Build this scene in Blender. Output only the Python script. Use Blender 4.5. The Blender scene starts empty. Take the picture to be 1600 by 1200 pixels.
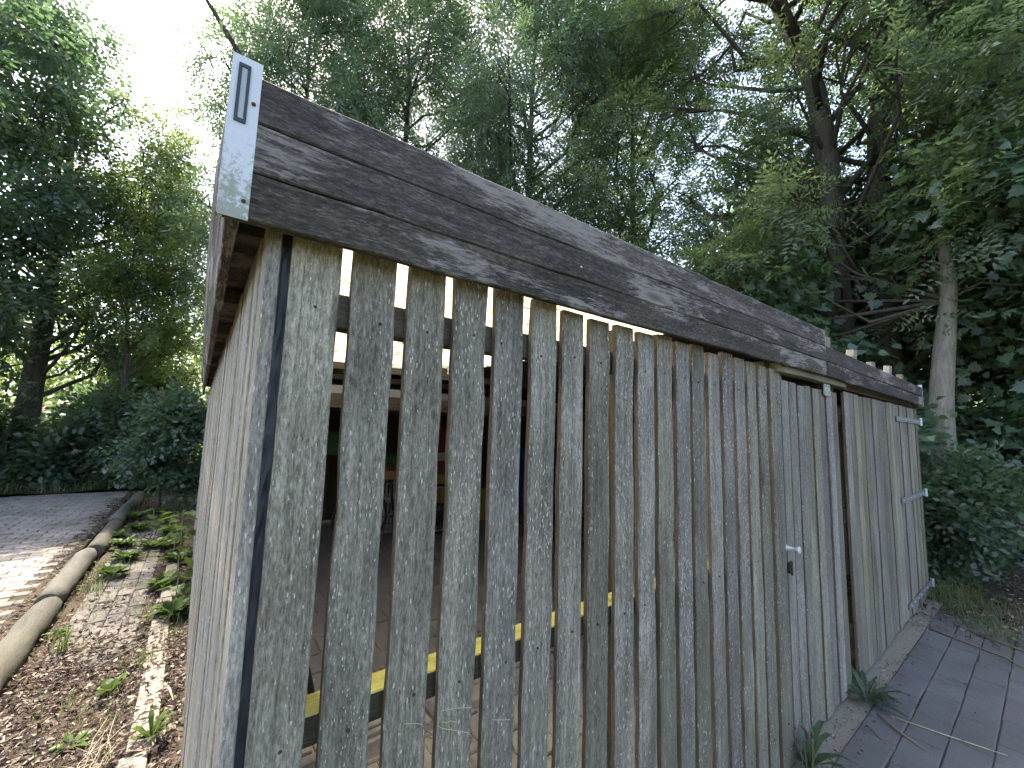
import bpy, math, random
import numpy as np
from mathutils import Matrix, Vector

S = bpy.context.scene
COL = S.collection
rng = np.random.default_rng(11)
random.seed(11)
R = math.radians

# ------------------------------------------------------------------ camera
cam_d = bpy.data.cameras.new('camera'); cam = bpy.data.objects.new('camera', cam_d); COL.objects.link(cam)
cr = Vector((0.79458766, -0.60642153, 0.02972167))
cu = Vector((-0.08750209, -0.06593655, 0.99397976))
cf = Vector((0.60081098, 0.79240476, 0.10545552))
m = Matrix.Identity(4)
for i in range(3):
    m[i][0] = cr[i]; m[i][1] = cu[i]; m[i][2] = -cf[i]
m[0][3], m[1][3], m[2][3] = 0.0, -0.808, 1.5
cam.matrix_world = m
cam_d.sensor_width = 36.0; cam_d.lens = 36.0 * 638 / 1600
cam_d.clip_start = 0.02; cam_d.clip_end = 1500
S.camera = cam

# ------------------------------------------------------------------ sky, sun, exposure
SUN_EL, SUN_AZ = R(60), R(-6)
W = bpy.data.worlds.new('World'); S.world = W; W.use_nodes = True
wn = W.node_tree.nodes; wl = W.node_tree.links
sky = wn.new('ShaderNodeTexSky'); sky.sky_type = 'NISHITA'; sky.sun_disc = False
sky.sun_elevation = SUN_EL; sky.sun_rotation = SUN_AZ
sky.air_density = 1.0; sky.dust_density = 3.0; sky.ozone_density = 1.0
wl.new(sky.outputs[0], wn['Background'].inputs[0]); wn['Background'].inputs[1].default_value = 0.15
sd = bpy.data.lights.new('sun', 'SUN'); sun = bpy.data.objects.new('sun', sd); COL.objects.link(sun)
sd.energy = 3.2; sd.angle = R(0.53); sd.color = (1.0, 0.94, 0.84)
sv = Vector((math.sin(SUN_AZ) * math.cos(SUN_EL), math.cos(SUN_AZ) * math.cos(SUN_EL), math.sin(SUN_EL)))
sun.rotation_euler = sv.to_track_quat('Z', 'Y').to_euler(); sun.location = (0, 0, 30)
S.view_settings.view_transform = 'Standard'; S.view_settings.look = 'None'
S.view_settings.gamma = 1.0; S.view_settings.use_curve_mapping = False
S.view_settings.exposure = 2.32
S.view_settings.use_white_balance = True; S.view_settings.white_balance_temperature = 6950; S.view_settings.white_balance_tint = 12
S.render.engine = 'CYCLES'
cy = S.cycles
cy.use_denoising = True
cy.max_bounces = 5; cy.diffuse_bounces = 3; cy.glossy_bounces = 1; cy.transmission_bounces = 3; cy.transparent_max_bounces = 6
cy.sample_clamp_indirect = 6.0
cy.use_adaptive_sampling = True; cy.adaptive_threshold = 0.03
cy.caustics_reflective = False; cy.caustics_refractive = False

# ------------------------------------------------------------------ material helpers
class NT:
    def __init__(s, name):
        s.mat = bpy.data.materials.new(name); s.mat.use_nodes = True
        s.t = s.mat.node_tree; s.n = s.t.nodes; s.n.clear()
        s.out = s.n.new('ShaderNodeOutputMaterial')
    def node(s, typ, ins=None, **kw):
        nd = s.n.new('ShaderNode' + typ)
        for k, v in kw.items(): setattr(nd, k, v)
        if ins:
            for k, v in ins.items(): s.put(nd.inputs[k], v)
        return nd
    def put(s, sock, v):
        if hasattr(v, 'is_linked') or hasattr(v, 'links'): s.t.links.new(v, sock)
        elif isinstance(v, (tuple, list)) and len(v) == 3 and sock.type == 'RGBA': sock.default_value = (*v, 1)
        else: sock.default_value = v
    def math(s, op, a, b=0.0, c=0.0, clamp=False):
        nd = s.node('Math', operation=op, use_clamp=clamp)
        s.put(nd.inputs[0], a); s.put(nd.inputs[1], b); s.put(nd.inputs[2], c); return nd.outputs[0]
    def vmul(s, v, xyz):
        nd = s.node('VectorMath', operation='MULTIPLY'); s.put(nd.inputs[0], v); s.put(nd.inputs[1], xyz); return nd.outputs[0]
    def vadd(s, a, b):
        nd = s.node('VectorMath', operation='ADD'); s.put(nd.inputs[0], a); s.put(nd.inputs[1], b); return nd.outputs[0]
    def noise(s, v, scale=1.0, detail=3.0, rough=0.55, dist=0.0):
        return s.node('TexNoise', {'Vector': v, 'Scale': scale, 'Detail': detail, 'Roughness': rough, 'Distortion': dist}).outputs['Fac']
    def ramp(s, f, stops):
        nd = s.node('ValToRGB'); e = nd.color_ramp.elements
        while len(e) < len(stops): e.new(0.5)
        for i, (p, c) in enumerate(stops):
            e[i].position = p; e[i].color = (*c, 1) if not isinstance(c, (int, float)) else (c, c, c, 1)
        s.put(nd.inputs[0], f); return nd.outputs[0]
    def mix(s, f, a, b, mode='MIX'):
        nd = s.node('Mix', data_type='RGBA', blend_type=mode)
        s.put(nd.inputs['Factor'], f)
        s.put(nd.inputs[6], a); s.put(nd.inputs[7], b); return nd.outputs[2]
    def map(s, v, a, b, c=0.0, d=1.0):
        nd = s.node('MapRange', {0: v, 1: a, 2: b, 3: c, 4: d}); return nd.outputs[0]
    def bump(s, h, strength, dist=0.002, normal=None):
        ins = {'Height': h, 'Strength': strength, 'Distance': dist}
        if normal is not None: ins['Normal'] = normal
        return s.node('Bump', ins).outputs[0]
    def objcoord(s):
        tc = s.node('TexCoord').outputs['Object']
        rnd = s.node('ObjectInfo').outputs['Random']
        off = s.node('CombineXYZ', {0: s.math('MULTIPLY', rnd, 37.0), 1: s.math('MULTIPLY', rnd, 91.0), 2: s.math('MULTIPLY', rnd, 53.0)}).outputs[0]
        return tc, s.vadd(tc, off), rnd
    def principled(s, **kw):
        nd = s.node('BsdfPrincipled')
        for k, v in kw.items(): s.put(nd.inputs[k.replace('_', ' ')], v)
        return nd
    def done(s, shader):
        s.t.links.new(shader, s.out.inputs[0]); return s.mat

def wood(name, dark, mid, light, fleck=0.6, algae=0.0, flake=0.0, moss=False, edge=0.0):
    """weathered plank, length along local Z"""
    t = NT(name); tc, v, rnd = t.objcoord()
    grain = t.noise(t.vmul(v, (70, 70, 2.4)), 1.0, 5, 0.65, 0.1)
    fine = t.noise(t.vmul(v, (420, 420, 34)), 1.0, 3, 0.7)
    blot = t.noise(t.vmul(v, (9, 9, 3.2)), 1.0, 4, 0.6)
    mot = t.noise(t.vmul(v, (150, 150, 40)), 1.0, 4, 0.75)
    grit = t.noise(t.vmul(v, (260, 260, 70)), 1.0, 4, 0.8)
    f = t.math('ADD', t.math('MULTIPLY', t.map(grain, .3, .7), 0.22), t.math('MULTIPLY', t.map(fine, .3, .7), 0.18))
    f = t.math('ADD', f, t.math('MULTIPLY', t.map(mot, .32, .68), 0.26))
    f = t.math('ADD', f, t.math('MULTIPLY', t.map(grit, .32, .68), 0.34))
    f = t.math('ADD', f, t.math('MULTIPLY', t.math('SUBTRACT', blot, 0.5), 0.45))
    col = t.ramp(f, [(0.24, dark), (0.5, mid), (0.78, light)])
    # board to board tone
    tone = t.map(rnd, 0, 1, 0.70, 1.08)
    rnd2 = t.math('FRACT', t.math('MULTIPLY', rnd, 17.3)); rnd3 = t.math('FRACT', t.math('MULTIPLY', rnd, 61.7))
    damp = t.noise(t.vmul(v, (4, 4, 0.9)), 1.0, 3, 0.55)
    tone = t.math('MULTIPLY', tone, t.map(damp, .35, .65, .72, 1.15))
    col = t.mix(1.0, col, t.node('CombineXYZ', {0: tone, 1: tone, 2: t.math('MULTIPLY', tone, t.map(rnd2, 0, 1, 0.86, 1.05))}).outputs[0], 'MULTIPLY')
    rough_h = f
    if flake:
        fl = t.noise(t.vmul(v, (130, 130, 17)), 1.0, 6, 0.80, 0.15)
        area = t.noise(t.vmul(v, (6, 6, 1.6)), 1.0, 3, 0.6)
        mk = t.map(t.math('ADD', fl, t.math('MULTIPLY', t.math('SUBTRACT', area, 0.5), 1.5)), 0.55, 0.66)
        mk = t.math('MULTIPLY', mk, flake, clamp=True)
        col = t.mix(mk, col, t.mix(fine, (0.17, 0.15, 0.14), (0.36, 0.325, 0.30)))
        rough_h = t.math('SUBTRACT', rough_h, t.math('MULTIPLY', mk, 0.4))
    if algae:
        z = t.node('SeparateXYZ', {0: tc}).outputs[2]
        g = t.noise(t.vmul(v, (22, 22, 5)), 1.0, 4, 0.7)
        a = t.map(t.math('SUBTRACT', g, t.math('MULTIPLY', z, 0.20)), 0.22, 0.52)
        a = t.math('MULTIPLY', a, t.math('MULTIPLY', algae, t.map(rnd3, 0, 1, .25, 1.3)), clamp=True)
        col = t.mix(a, col, t.mix(fine, (0.075, 0.072, 0.045), (0.18, 0.175, 0.125)))
    if fleck:
        vo = t.node('TexVoronoi', {'Vector': t.vadd(t.vmul(v, (270, 270, 78)), t.vmul(t.node('TexNoise', {'Vector': t.vmul(v, (420, 420, 130)), 'Scale': 1.0}).outputs['Color'], (.5, .5, .5))), 'Scale': 1.0})
        cell = t.node('SeparateXYZ', {0: vo.outputs['Color']}).outputs[0]
        dens = t.noise(t.vmul(v, (14, 14, 2.2)), 1.0, 3, 0.6)
        thr = t.map(dens, 0.38, 0.66, 0.03, 0.60)
        on = t.math('LESS_THAN', cell, t.math('MULTIPLY', thr, t.math('MULTIPLY', fleck, t.map(rnd2, 0, 1, .3, 1.5))))
        size = t.map(t.node('SeparateXYZ', {0: vo.outputs['Color']}).outputs[1], 0, 1, 0.10, 0.50)
        sp = t.map(t.math('SUBTRACT', size, vo.outputs['Distance']), 0.0, 0.09)
        sp = t.math('MULTIPLY', sp, on)
        col = t.mix(t.math('MULTIPLY', sp, 0.85), col, t.mix(fine, (0.42, 0.41, 0.36), (0.68, 0.66, 0.59)))
        rough_h = t.math('ADD', rough_h, t.math('MULTIPLY', sp, 0.35))
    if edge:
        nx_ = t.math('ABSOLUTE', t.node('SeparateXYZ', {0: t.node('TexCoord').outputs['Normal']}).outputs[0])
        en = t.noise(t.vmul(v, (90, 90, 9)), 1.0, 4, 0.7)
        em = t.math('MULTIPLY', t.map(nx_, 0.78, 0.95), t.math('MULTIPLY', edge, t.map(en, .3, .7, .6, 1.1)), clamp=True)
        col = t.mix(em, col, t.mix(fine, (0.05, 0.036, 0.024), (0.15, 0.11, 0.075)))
    if moss:
        nz = t.node('SeparateXYZ', {0: t.node('NewGeometry').outputs['Normal']}).outputs[2]
        col = t.mix(t.map(nz, 0.3, 0.7), col, t.mix(fine, (0.20, 0.23, 0.06), (0.50, 0.48, 0.18)))  # moss on upward faces, with sunlight painted into its bright yellow
    kv = t.node('TexVoronoi', {'Vector': t.vmul(v, (7, 7, 1.7)), 'Scale': 1.0}); kc = t.node('SeparateXYZ', {0: kv.outputs['Color']}).outputs[2]
    kk = t.math('MULTIPLY', t.map(kv.outputs['Distance'], 0.05, 0.13, 0.75, 0.0), t.math('LESS_THAN', kc, 0.28))
    col = t.mix(kk, col, (0.05, 0.043, 0.036))
    # cracks
    cr_ = t.noise(t.vmul(v, (34, 34, 0.9)), 1.0, 2, 0.5, 0.2)
    ck = t.map(t.math('ABSOLUTE', t.math('SUBTRACT', cr_, 0.5)), 0.0, 0.012, 0.55, 0.0)
    ck = t.math('MULTIPLY', ck, t.map(blot, 0.45, 0.6))
    col = t.mix(ck, col, (0.03, 0.028, 0.025))
    h = t.math('SUBTRACT', rough_h, t.math('MULTIPLY', ck, 0.6))
    b = t.bump(h, 0.6, 0.0025)
    return t.done(t.principled(Base_Color=col, Roughness=0.88, Specular_IOR_Level=0.25, Normal=b).outputs[0])

def simple(name, col, rough=0.6, metal=0.0, var=0.25, scale=30.0, bump=0.2, coat=0.0, stretch=(1, 1, 1)):
    t = NT(name); tc, v, rnd = t.objcoord()
    n = t.noise(t.vmul(v, stretch), scale, 5, 0.65); n2 = t.noise(v, scale * 0.17, 3)
    k = t.math('ADD', t.math('MULTIPLY', t.math('SUBTRACT', n, 0.5), var * 2), t.math('ADD', 1.0, t.math('MULTIPLY', t.math('SUBTRACT', n2, 0.5), var)))
    c = t.mix(1.0, col, t.node('CombineXYZ', {0: k, 1: k, 2: k}).outputs[0], 'MULTIPLY')
    return t.done(t.principled(Base_Color=c, Roughness=t.map(n, 0, 1, rough * 0.8, min(1, rough * 1.2)), Metallic=metal, Normal=t.bump(n, bump, 0.003)).outputs[0])

def leaf_mat(name, c_dark, c_light, trans, gloss=0.10, tmix=0.42):
    t = NT(name)
    isl = t.node('NewGeometry').outputs['Random Per Island']
    pos = t.node('NewGeometry').outputs['Position']
    cl = t.noise(pos, 0.8, 2)
    f = t.math('ADD', t.math('MULTIPLY', isl, 0.65), t.math('MULTIPLY', cl, 0.45))
    col = t.ramp(f, [(0.15, c_dark), (0.85, c_light)])
    tr = t.mix(f, tuple(0.75 * x for x in trans), trans)
    d = t.node('BsdfDiffuse', {'Color': col}).outputs[0]
    q = t.node('BsdfTranslucent', {'Color': tr}).outputs[0]
    g = t.node('BsdfGlossy', {'Color': (0.9, 0.95, 1.0), 'Roughness': 0.38}).outputs[0]
    a = t.node('MixShader', {0: tmix, 1: d, 2: q}).outputs[0]
    b = t.node('MixShader', {0: gloss * 0.45, 1: a, 2: g}).outputs[0]
    return t.done(b)

M = {}
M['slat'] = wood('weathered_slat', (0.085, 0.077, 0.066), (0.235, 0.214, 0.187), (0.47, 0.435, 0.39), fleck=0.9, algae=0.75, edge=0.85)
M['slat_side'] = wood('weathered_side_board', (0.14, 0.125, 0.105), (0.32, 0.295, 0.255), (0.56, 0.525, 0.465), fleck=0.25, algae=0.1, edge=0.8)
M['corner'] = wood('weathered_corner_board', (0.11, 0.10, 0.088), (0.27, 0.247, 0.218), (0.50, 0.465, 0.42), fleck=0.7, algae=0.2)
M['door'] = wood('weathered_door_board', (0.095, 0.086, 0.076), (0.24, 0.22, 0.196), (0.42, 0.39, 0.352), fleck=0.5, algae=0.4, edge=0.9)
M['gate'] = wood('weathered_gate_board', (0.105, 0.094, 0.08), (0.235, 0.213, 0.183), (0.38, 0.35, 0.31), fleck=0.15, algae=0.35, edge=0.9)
M['fascia'] = wood('dark_fascia_board', (0.026, 0.022, 0.020), (0.075, 0.065, 0.06), (0.19, 0.168, 0.155), fleck=0.0, flake=0.9)
M['frame'] = wood('frame_timber', (0.07, 0.06, 0.045), (0.125, 0.108, 0.083), (0.20, 0.175, 0.135), fleck=0.0, algae=0.2)
M['beam'] = wood('pale_beam', (0.16, 0.15, 0.125), (0.27, 0.255, 0.21), (0.38, 0.36, 0.31), fleck=0.1)
M['mossy'] = wood('sunlit_moss_timber', (0.05, 0.045, 0.035), (0.09, 0.08, 0.062), (0.15, 0.13, 0.105), fleck=0, moss=True)  # mossy rail; the lit look of its top is part of the colour
M['steel'] = simple('galvanised_steel', (0.46, 0.48, 0.50), 0.5, 0.75, 0.18, 60)
M['dark_steel'] = simple('dull_steel', (0.22, 0.23, 0.24), 0.55, 0.6, 0.25, 60)
M['rust'] = simple('rusty_iron', (0.05, 0.035, 0.028), 0.85, 0.1, 0.5, 80)
M['black_sheet'] = simple('black_membrane', (0.035, 0.04, 0.052), 0.55, 0, 0.5, 18, 0.3)
M['black'] = simple('black_rubber', (0.018, 0.018, 0.019), 0.6, 0, 0.3, 60)
M['black_paint'] = simple('black_paint', (0.02, 0.021, 0.024), 0.35, 0, 0.2, 40)
M['white_plastic'] = simple('white_plastic', (0.55, 0.56, 0.57), 0.45, 0, 0.15, 12)
M['grey_plastic'] = simple('grey_plastic', (0.35, 0.38, 0.40), 0.45, 0, 0.15, 12)
M['green_plastic'] = simple('green_plastic', (0.04, 0.15, 0.06), 0.4, 0, 0.15, 12)
M['red_plastic'] = simple('red_plastic', (0.26, 0.04, 0.045), 0.4, 0, 0.15, 12)
M['yellow_plastic'] = simple('yellow_plastic', (0.36, 0.25, 0.05), 0.4, 0, 0.15, 12)
M['blue_plastic'] = simple('blue_plastic', (0.03, 0.09, 0.32), 0.4, 0, 0.15, 12)
M['orange_wood'] = simple('orange_timber', (0.30, 0.17, 0.09), 0.6, 0, 0.3, 14, 0.2)
M['brown'] = simple('brown_leather', (0.14, 0.07, 0.04), 0.6, 0, 0.3, 14, 0.2)
M['stone'] = simple('pale_stone', (0.24, 0.205, 0.16), 0.95, 0, 0.45, 25, 0.6)
M['twig'] = simple('dry_twig', (0.20, 0.15, 0.10), 0.9, 0, 0.3, 40)
M['straw'] = simple('dry_straw', (0.48, 0.40, 0.25), 0.8, 0, 0.25, 40)

def plate_mat():
    t = NT('weathered_plate'); tc, v, rnd = t.objcoord()
    z = t.node('SeparateXYZ', {0: tc}).outputs[2]
    n = t.noise(v, 220, 5, 0.7); n2 = t.noise(v, 60, 4, 0.7)
    mk = t.map(t.math('SUBTRACT', t.math('ADD', t.math('MULTIPLY', n, 0.5), t.math('MULTIPLY', n2, 0.6)), t.math('MULTIPLY', z, 1.5)), 0.40, 0.52)
    col = t.mix(mk, t.mix(n2, (0.50, 0.53, 0.56), (0.66, 0.68, 0.70)), t.mix(n, (0.19, 0.20, 0.15), (0.36, 0.38, 0.30)))
    return t.done(t.principled(Base_Color=col, Roughness=0.6, Metallic=0.0, Normal=t.bump(n, 0.2, 0.001)).outputs[0])
M['plate'] = plate_mat()

def roof_mat():
    t = NT('yellowed_corrugated_plastic'); tc, v, rnd = t.objcoord()
    n = t.noise(t.vmul(v, (14, 2.2, 8)), 1.0, 5, 0.7, 0.5)
    streak = t.noise(t.vmul(v, (3, 40, 8)), 1.0, 4, 0.75, 1.0)
    dirt = t.map(t.math('ADD', t.math('MULTIPLY', n, 0.5), t.math('MULTIPLY', streak, 0.6)), 0.52, 0.70)
    col = t.mix(dirt, (0.62, 0.57, 0.43), (0.05, 0.045, 0.035))
    tl = t.node('BsdfTranslucent', {'Color': col}).outputs[0]
    tp = t.node('BsdfTransparent', {'Color': t.mix(dirt, (0.80, 0.74, 0.56), (0.04, 0.03, 0.02))}).outputs[0]
    df = t.node('BsdfDiffuse', {'Color': col}).outputs[0]
    a = t.node('MixShader', {0: 0.26, 1: tl, 2: tp}).outputs[0]
    return t.done(t.node('MixShader', {0: 0.12, 1: a, 2: df}).outputs[0])
M['roof_clear'] = roof_mat()
M['roof_dark'] = simple('dark_corrugated_sheet', (0.05, 0.05, 0.052), 0.8, 0, 0.4, 12)

def paver_mat(name, a, b, c, moss):
    t = NT(name); tc, v, rnd = t.objcoord()
    pos = t.node('NewGeometry').outputs['Position']
    n = t.noise(v, 120, 5, 0.7); n2 = t.noise(pos, 5, 4, 0.6); n3 = t.noise(pos, 1.3, 3, 0.6)
    col = t.mix(rnd, a, b)
    col = t.mix(t.map(n2, 0.45, 0.75), col, c)
    k = t.map(n, 0.2, 0.8, 0.72, 1.28)
    col = t.mix(1.0, col, t.node('CombineXYZ', {0: k, 1: k, 2: k}).outputs[0], 'MULTIPLY')
    col = t.mix(t.math('MULTIPLY', t.map(t.math('ADD', n3, t.math('MULTIPLY', n, 0.25)), 0.62, 0.78), moss), col, (0.06, 0.065, 0.03))
    return t.done(t.principled(Base_Color=col, Roughness=0.9, Specular_IOR_Level=0.3, Normal=t.bump(n, 0.5, 0.002)).outputs[0])
M['paver'] = paver_mat('grey_paver', (0.125, 0.12, 0.117), (0.148, 0.142, 0.138), (0.10, 0.096, 0.09), 0.25)
M['paver_warm'] = paver_mat('brownish_paver', (0.20, 0.18, 0.16), (0.27, 0.245, 0.22), (0.16, 0.14, 0.115), 0.5)
M['paver_verge'] = paver_mat('shaded_mossy_verge_paver', (0.12, 0.11, 0.10), (0.165, 0.15, 0.135), (0.085, 0.08, 0.06), 0.8)  # base colour darkened to paint in the verge's shade; moss on top
M['paver_in'] = paver_mat('shed_floor_paver', (0.15, 0.152, 0.16), (0.19, 0.192, 0.20), (0.15, 0.148, 0.148), 0.1)

def soil_mat(name, a, b, c):
    t = NT(name); pos = t.node('NewGeometry').outputs['Position']
    n = t.noise(pos, 60, 6, 0.75); n2 = t.noise(pos, 4, 4, 0.6)
    col = t.mix(t.map(n, 0.3, 0.7), a, b); col = t.mix(t.map(n2, 0.4, 0.7), col, c)
    return t.done(t.principled(Base_Color=col, Roughness=0.97, Specular_IOR_Level=0.1, Normal=t.bump(n, 0.9, 0.012)).outputs[0])
M['soil'] = soil_mat('dark_soil', (0.045, 0.035, 0.026), (0.13, 0.10, 0.075), (0.085, 0.07, 0.045))
M['ground'] = soil_mat('woodland_ground', (0.03, 0.028, 0.016), (0.075, 0.07, 0.035), (0.04, 0.055, 0.02))
M['sand'] = soil_mat('sandy_joint', (0.20, 0.17, 0.135), (0.36, 0.315, 0.255), (0.27, 0.235, 0.19))

def litter_mat():
    t = NT('dry_leaf_litter'); isl = t.node('NewGeometry').outputs['Random Per Island']
    col = t.ramp(isl, [(0.0, (0.035, 0.027, 0.025)), (0.42, (0.08, 0.06, 0.053)), (0.70, (0.15, 0.118, 0.098)), (0.90, (0.29, 0.24, 0.185)), (1.0, (0.46, 0.40, 0.32))])
    d = t.node('BsdfDiffuse', {'Color': col}).outputs[0]; q = t.node('BsdfTranslucent', {'Color': col}).outputs[0]
    return t.done(t.node('MixShader', {0: 0.2, 1: d, 2: q}).outputs[0])
M['litter'] = litter_mat()
M['leaf_willow'] = leaf_mat('narrow_leaf', (0.058, 0.096, 0.058), (0.12, 0.17, 0.095), (0.25, 0.40, 0.16), 0.15)
M['leaf_ash'] = leaf_mat('ash_leaf', (0.05, 0.08, 0.038), (0.11, 0.15, 0.07), (0.29, 0.42, 0.15), 0.10, 0.44)
M['leaf_maple'] = leaf_mat('maple_leaf', (0.062, 0.105, 0.072), (0.11, 0.17, 0.105), (0.25, 0.40, 0.13), 0.10, 0.38)
M['leaf_dark'] = leaf_mat('dark_broad_leaf', (0.042, 0.07, 0.05), (0.085, 0.125, 0.075), (0.16, 0.28, 0.11), 0.08)
M['leaf_fresh'] = leaf_mat('fresh_leaf', (0.065, 0.10, 0.034), (0.13, 0.18, 0.06), (0.32, 0.45, 0.11), 0.09)
M['leaf_weed'] = leaf_mat('weed_leaf', (0.035, 0.065, 0.018), (0.085, 0.125, 0.03), (0.16, 0.24, 0.04), 0.02, 0.3)
M['grass'] = leaf_mat('grass_blade', (0.06, 0.09, 0.03), (0.17, 0.19, 0.07), (0.2, 0.28, 0.08), 0.06, 0.3)

def bark(name, a, b):
    t = NT(name); tc, v, rnd = t.objcoord()
    n = t.noise(t.vmul(v, (26, 26, 5)), 1.0, 6, 0.7, 0.5); n2 = t.noise(v, 3, 3)
    col = t.mix(t.map(n, 0.35, 0.65), a, b); col = t.mix(t.map(n2, 0.5, 0.7, 0, 0.5), col, (0.10, 0.11, 0.06))
    return t.done(t.principled(Base_Color=col, Roughness=0.95, Normal=t.bump(n, 0.9, 0.02)).outputs[0])
M['bark_dark'] = bark('dark_bark', (0.035, 0.03, 0.025), (0.095, 0.08, 0.065))
M['bark_pale'] = bark('pale_bark', (0.15, 0.135, 0.105), (0.27, 0.245, 0.20))
M['log'] = wood('weathered_log', (0.05, 0.047, 0.042), (0.105, 0.10, 0.09), (0.165, 0.158, 0.142), fleck=0.0, algae=0.5)

# ------------------------------------------------------------------ mesh helpers
def mesh_np(name, V, F, mat, smooth=False):
    V = np.asarray(V, np.float32); F = np.asarray(F, np.int32); k = F.shape[1]
    me = bpy.data.meshes.new(name)
    me.vertices.add(len(V)); me.vertices.foreach_set('co', V.ravel())
    me.loops.add(F.size); me.loops.foreach_set('vertex_index', F.ravel())
    me.polygons.add(len(F)); me.polygons.foreach_set('loop_start', np.arange(0, F.size, k, dtype=np.int32))
    if smooth: me.polygons.foreach_set('use_smooth', np.ones(len(F), bool))
    me.update(calc_edges=True); me.validate()
    me.materials.append(M[mat] if isinstance(mat, str) else mat)
    return me

class MB:
    def __init__(s): s.v = []; s.f = []
    def add(s, V, F):
        o = len(s.v); s.v += [tuple(p) for p in V]; s.f += [tuple(i + o for i in f) for f in F]; return s
    def box(s, lo, hi):
        x0, y0, z0 = lo; x1, y1, z1 = hi
        return s.add([(x0, y0, z0), (x1, y0, z0), (x1, y1, z0), (x0, y1, z0), (x0, y0, z1), (x1, y0, z1), (x1, y1, z1), (x0, y1, z1)],
                     [(0, 3, 2, 1), (4, 5, 6, 7), (0, 1, 5, 4), (1, 2, 6, 5), (2, 3, 7, 6), (3, 0, 4, 7)])
    def tube(s, pts, rads, n=8, caps=True):
        V, F = tube(pts, rads, n, caps); return s.add(V, F)
    def mesh(s, name, mat, smooth=False):
        me = bpy.data.meshes.new(name); me.from_pydata(s.v, [], s.f); me.update()
        if smooth:
            for p in me.polygons: p.use_smooth = True
        me.materials.append(M[mat]); return me

def tube(pts, rads, n=8, caps=True, jit=0.0):
    pts = [Vector(p) for p in pts]; V = []; F = []
    up = Vector((0.3, 0.2, 1)).normalized()
    for i, p in enumerate(pts):
        d = (pts[min(i + 1, len(pts) - 1)] - pts[max(i - 1, 0)]).normalized()
        a = d.cross(up)
        if a.length < 1e-3: a = d.cross(Vector((1, 0, 0)))
        a.normalize(); b = d.cross(a)
        for k in range(n):
            t = 2 * math.pi * k / n; r = rads[i] * (1 + jit * math.sin(3.1 * k + i * 1.7))
            V.append(tuple(p + (a * math.cos(t) + b * math.sin(t)) * r))
    for i in range(len(pts) - 1):
        for k in range(n):
            F.append((i * n + k, i * n + (k + 1) % n, (i + 1) * n + (k + 1) % n, (i + 1) * n + k))
    if caps:
        F.append(tuple(range(n - 1, -1, -1))); o = (len(pts) - 1) * n; F.append(tuple(o + k for k in range(n)))
    return V, F

def link(name, me, parent=None, **props):
    o = bpy.data.objects.new(name, me); COL.objects.link(o)
    if parent: o.parent = parent
    for k, v in props.items(): o[k] = v
    return o
def thing(name, label, cat, loc=(0, 0, 0), group=None):
    o = bpy.data.objects.new(name, None); COL.objects.link(o); o.location = loc; o.empty_display_size = 0.1
    o['label'] = label; o['category'] = cat
    if group: o['group'] = group
    return o
def tag(o, label, cat, group=None, kind=None):
    o['label'] = label; o['category'] = cat
    if group: o['group'] = group
    if kind: o['kind'] = kind
    return o
def basis(o, origin, ex, ey, ez):
    mm = Matrix.Identity(4)
    for i in range(3):
        mm[i][0] = ex[i]; mm[i][1] = ey[i]; mm[i][2] = ez[i]; mm[i][3] = origin[i]
    o.matrix_basis = mm
    return o

def plank_mesh(name, L, Wd, T, mat, nseg=7, j=0.0012, ch=0.0025, rough_end=0.0, bow=0.0):
    """plank: length local Z, width X, thickness Y, chamfered edges, uneven faces"""
    V = []; F = []
    for i in range(nseg + 1):
        z = L * i / nseg
        a, b = rng.normal(0, j, 2); c, d = rng.normal(0, j * 0.5, 2)
        bx = bow * math.sin(math.pi * i / nseg)
        ez = rng.normal(0, rough_end) if i in (0, nseg) else 0
        x0, x1, y0, y1 = a + bx, Wd + b + bx, c, T + d
        for (x, y) in ((x0 + ch, y0), (x1 - ch, y0), (x1, y0 + ch), (x1, y1 - ch), (x1 - ch, y1), (x0 + ch, y1), (x0, y1 - ch), (x0, y0 + ch)):
            V.append((x, y, z + ez))
    for i in range(nseg):
        for k in range(8):
            F.append((i * 8 + k, i * 8 + (k + 1) % 8, (i + 1) * 8 + (k + 1) % 8, (i + 1) * 8 + k))
    F.append(tuple(range(7, -1, -1))); F.append(tuple(nseg * 8 + k for k in range(8)))
    me = bpy.data.meshes.new(name); me.from_pydata(V, [], F); me.update(); me.materials.append(M[mat]); return me

def plank(name, parent, origin, ex, ey, ez, L, Wd, T, mat, **kw):
    me = plank_mesh(name, L, Wd, T, mat, **kw)
    return basis(link(name, me, parent), origin, Vector(ex), Vector(ey), Vector(ez))
X, Y, Z = Vector((1, 0, 0)), Vector((0, 1, 0)), Vector((0, 0, 1))
def upright(name, parent, x, y, z0, z1, w, t, mat, lean=0.0, **kw):
    ez = Vector((lean, 0, 1)).normalized(); ey = Y; ex = ey.cross(ez).normalized()
    return plank(name, parent, (x, y, z0), ex, ey, ez, z1 - z0, w, t, mat, **kw)
def along_x(name, parent, x0, x1, y, z0, z1, h, t, mat, **kw):
    """board running in +X, its outer face at y (thickness goes back to y+t); z0/z1 bottom height at both ends"""
    ez = Vector((x1 - x0, 0, z1 - z0)); L = ez.length; ez.normalize(); ey = -Y; ex = ey.cross(ez).normalized()
    return plank(name, parent, (x0, y + t, z0), ex, ey, ez, L, h, t, mat, **kw)

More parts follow.
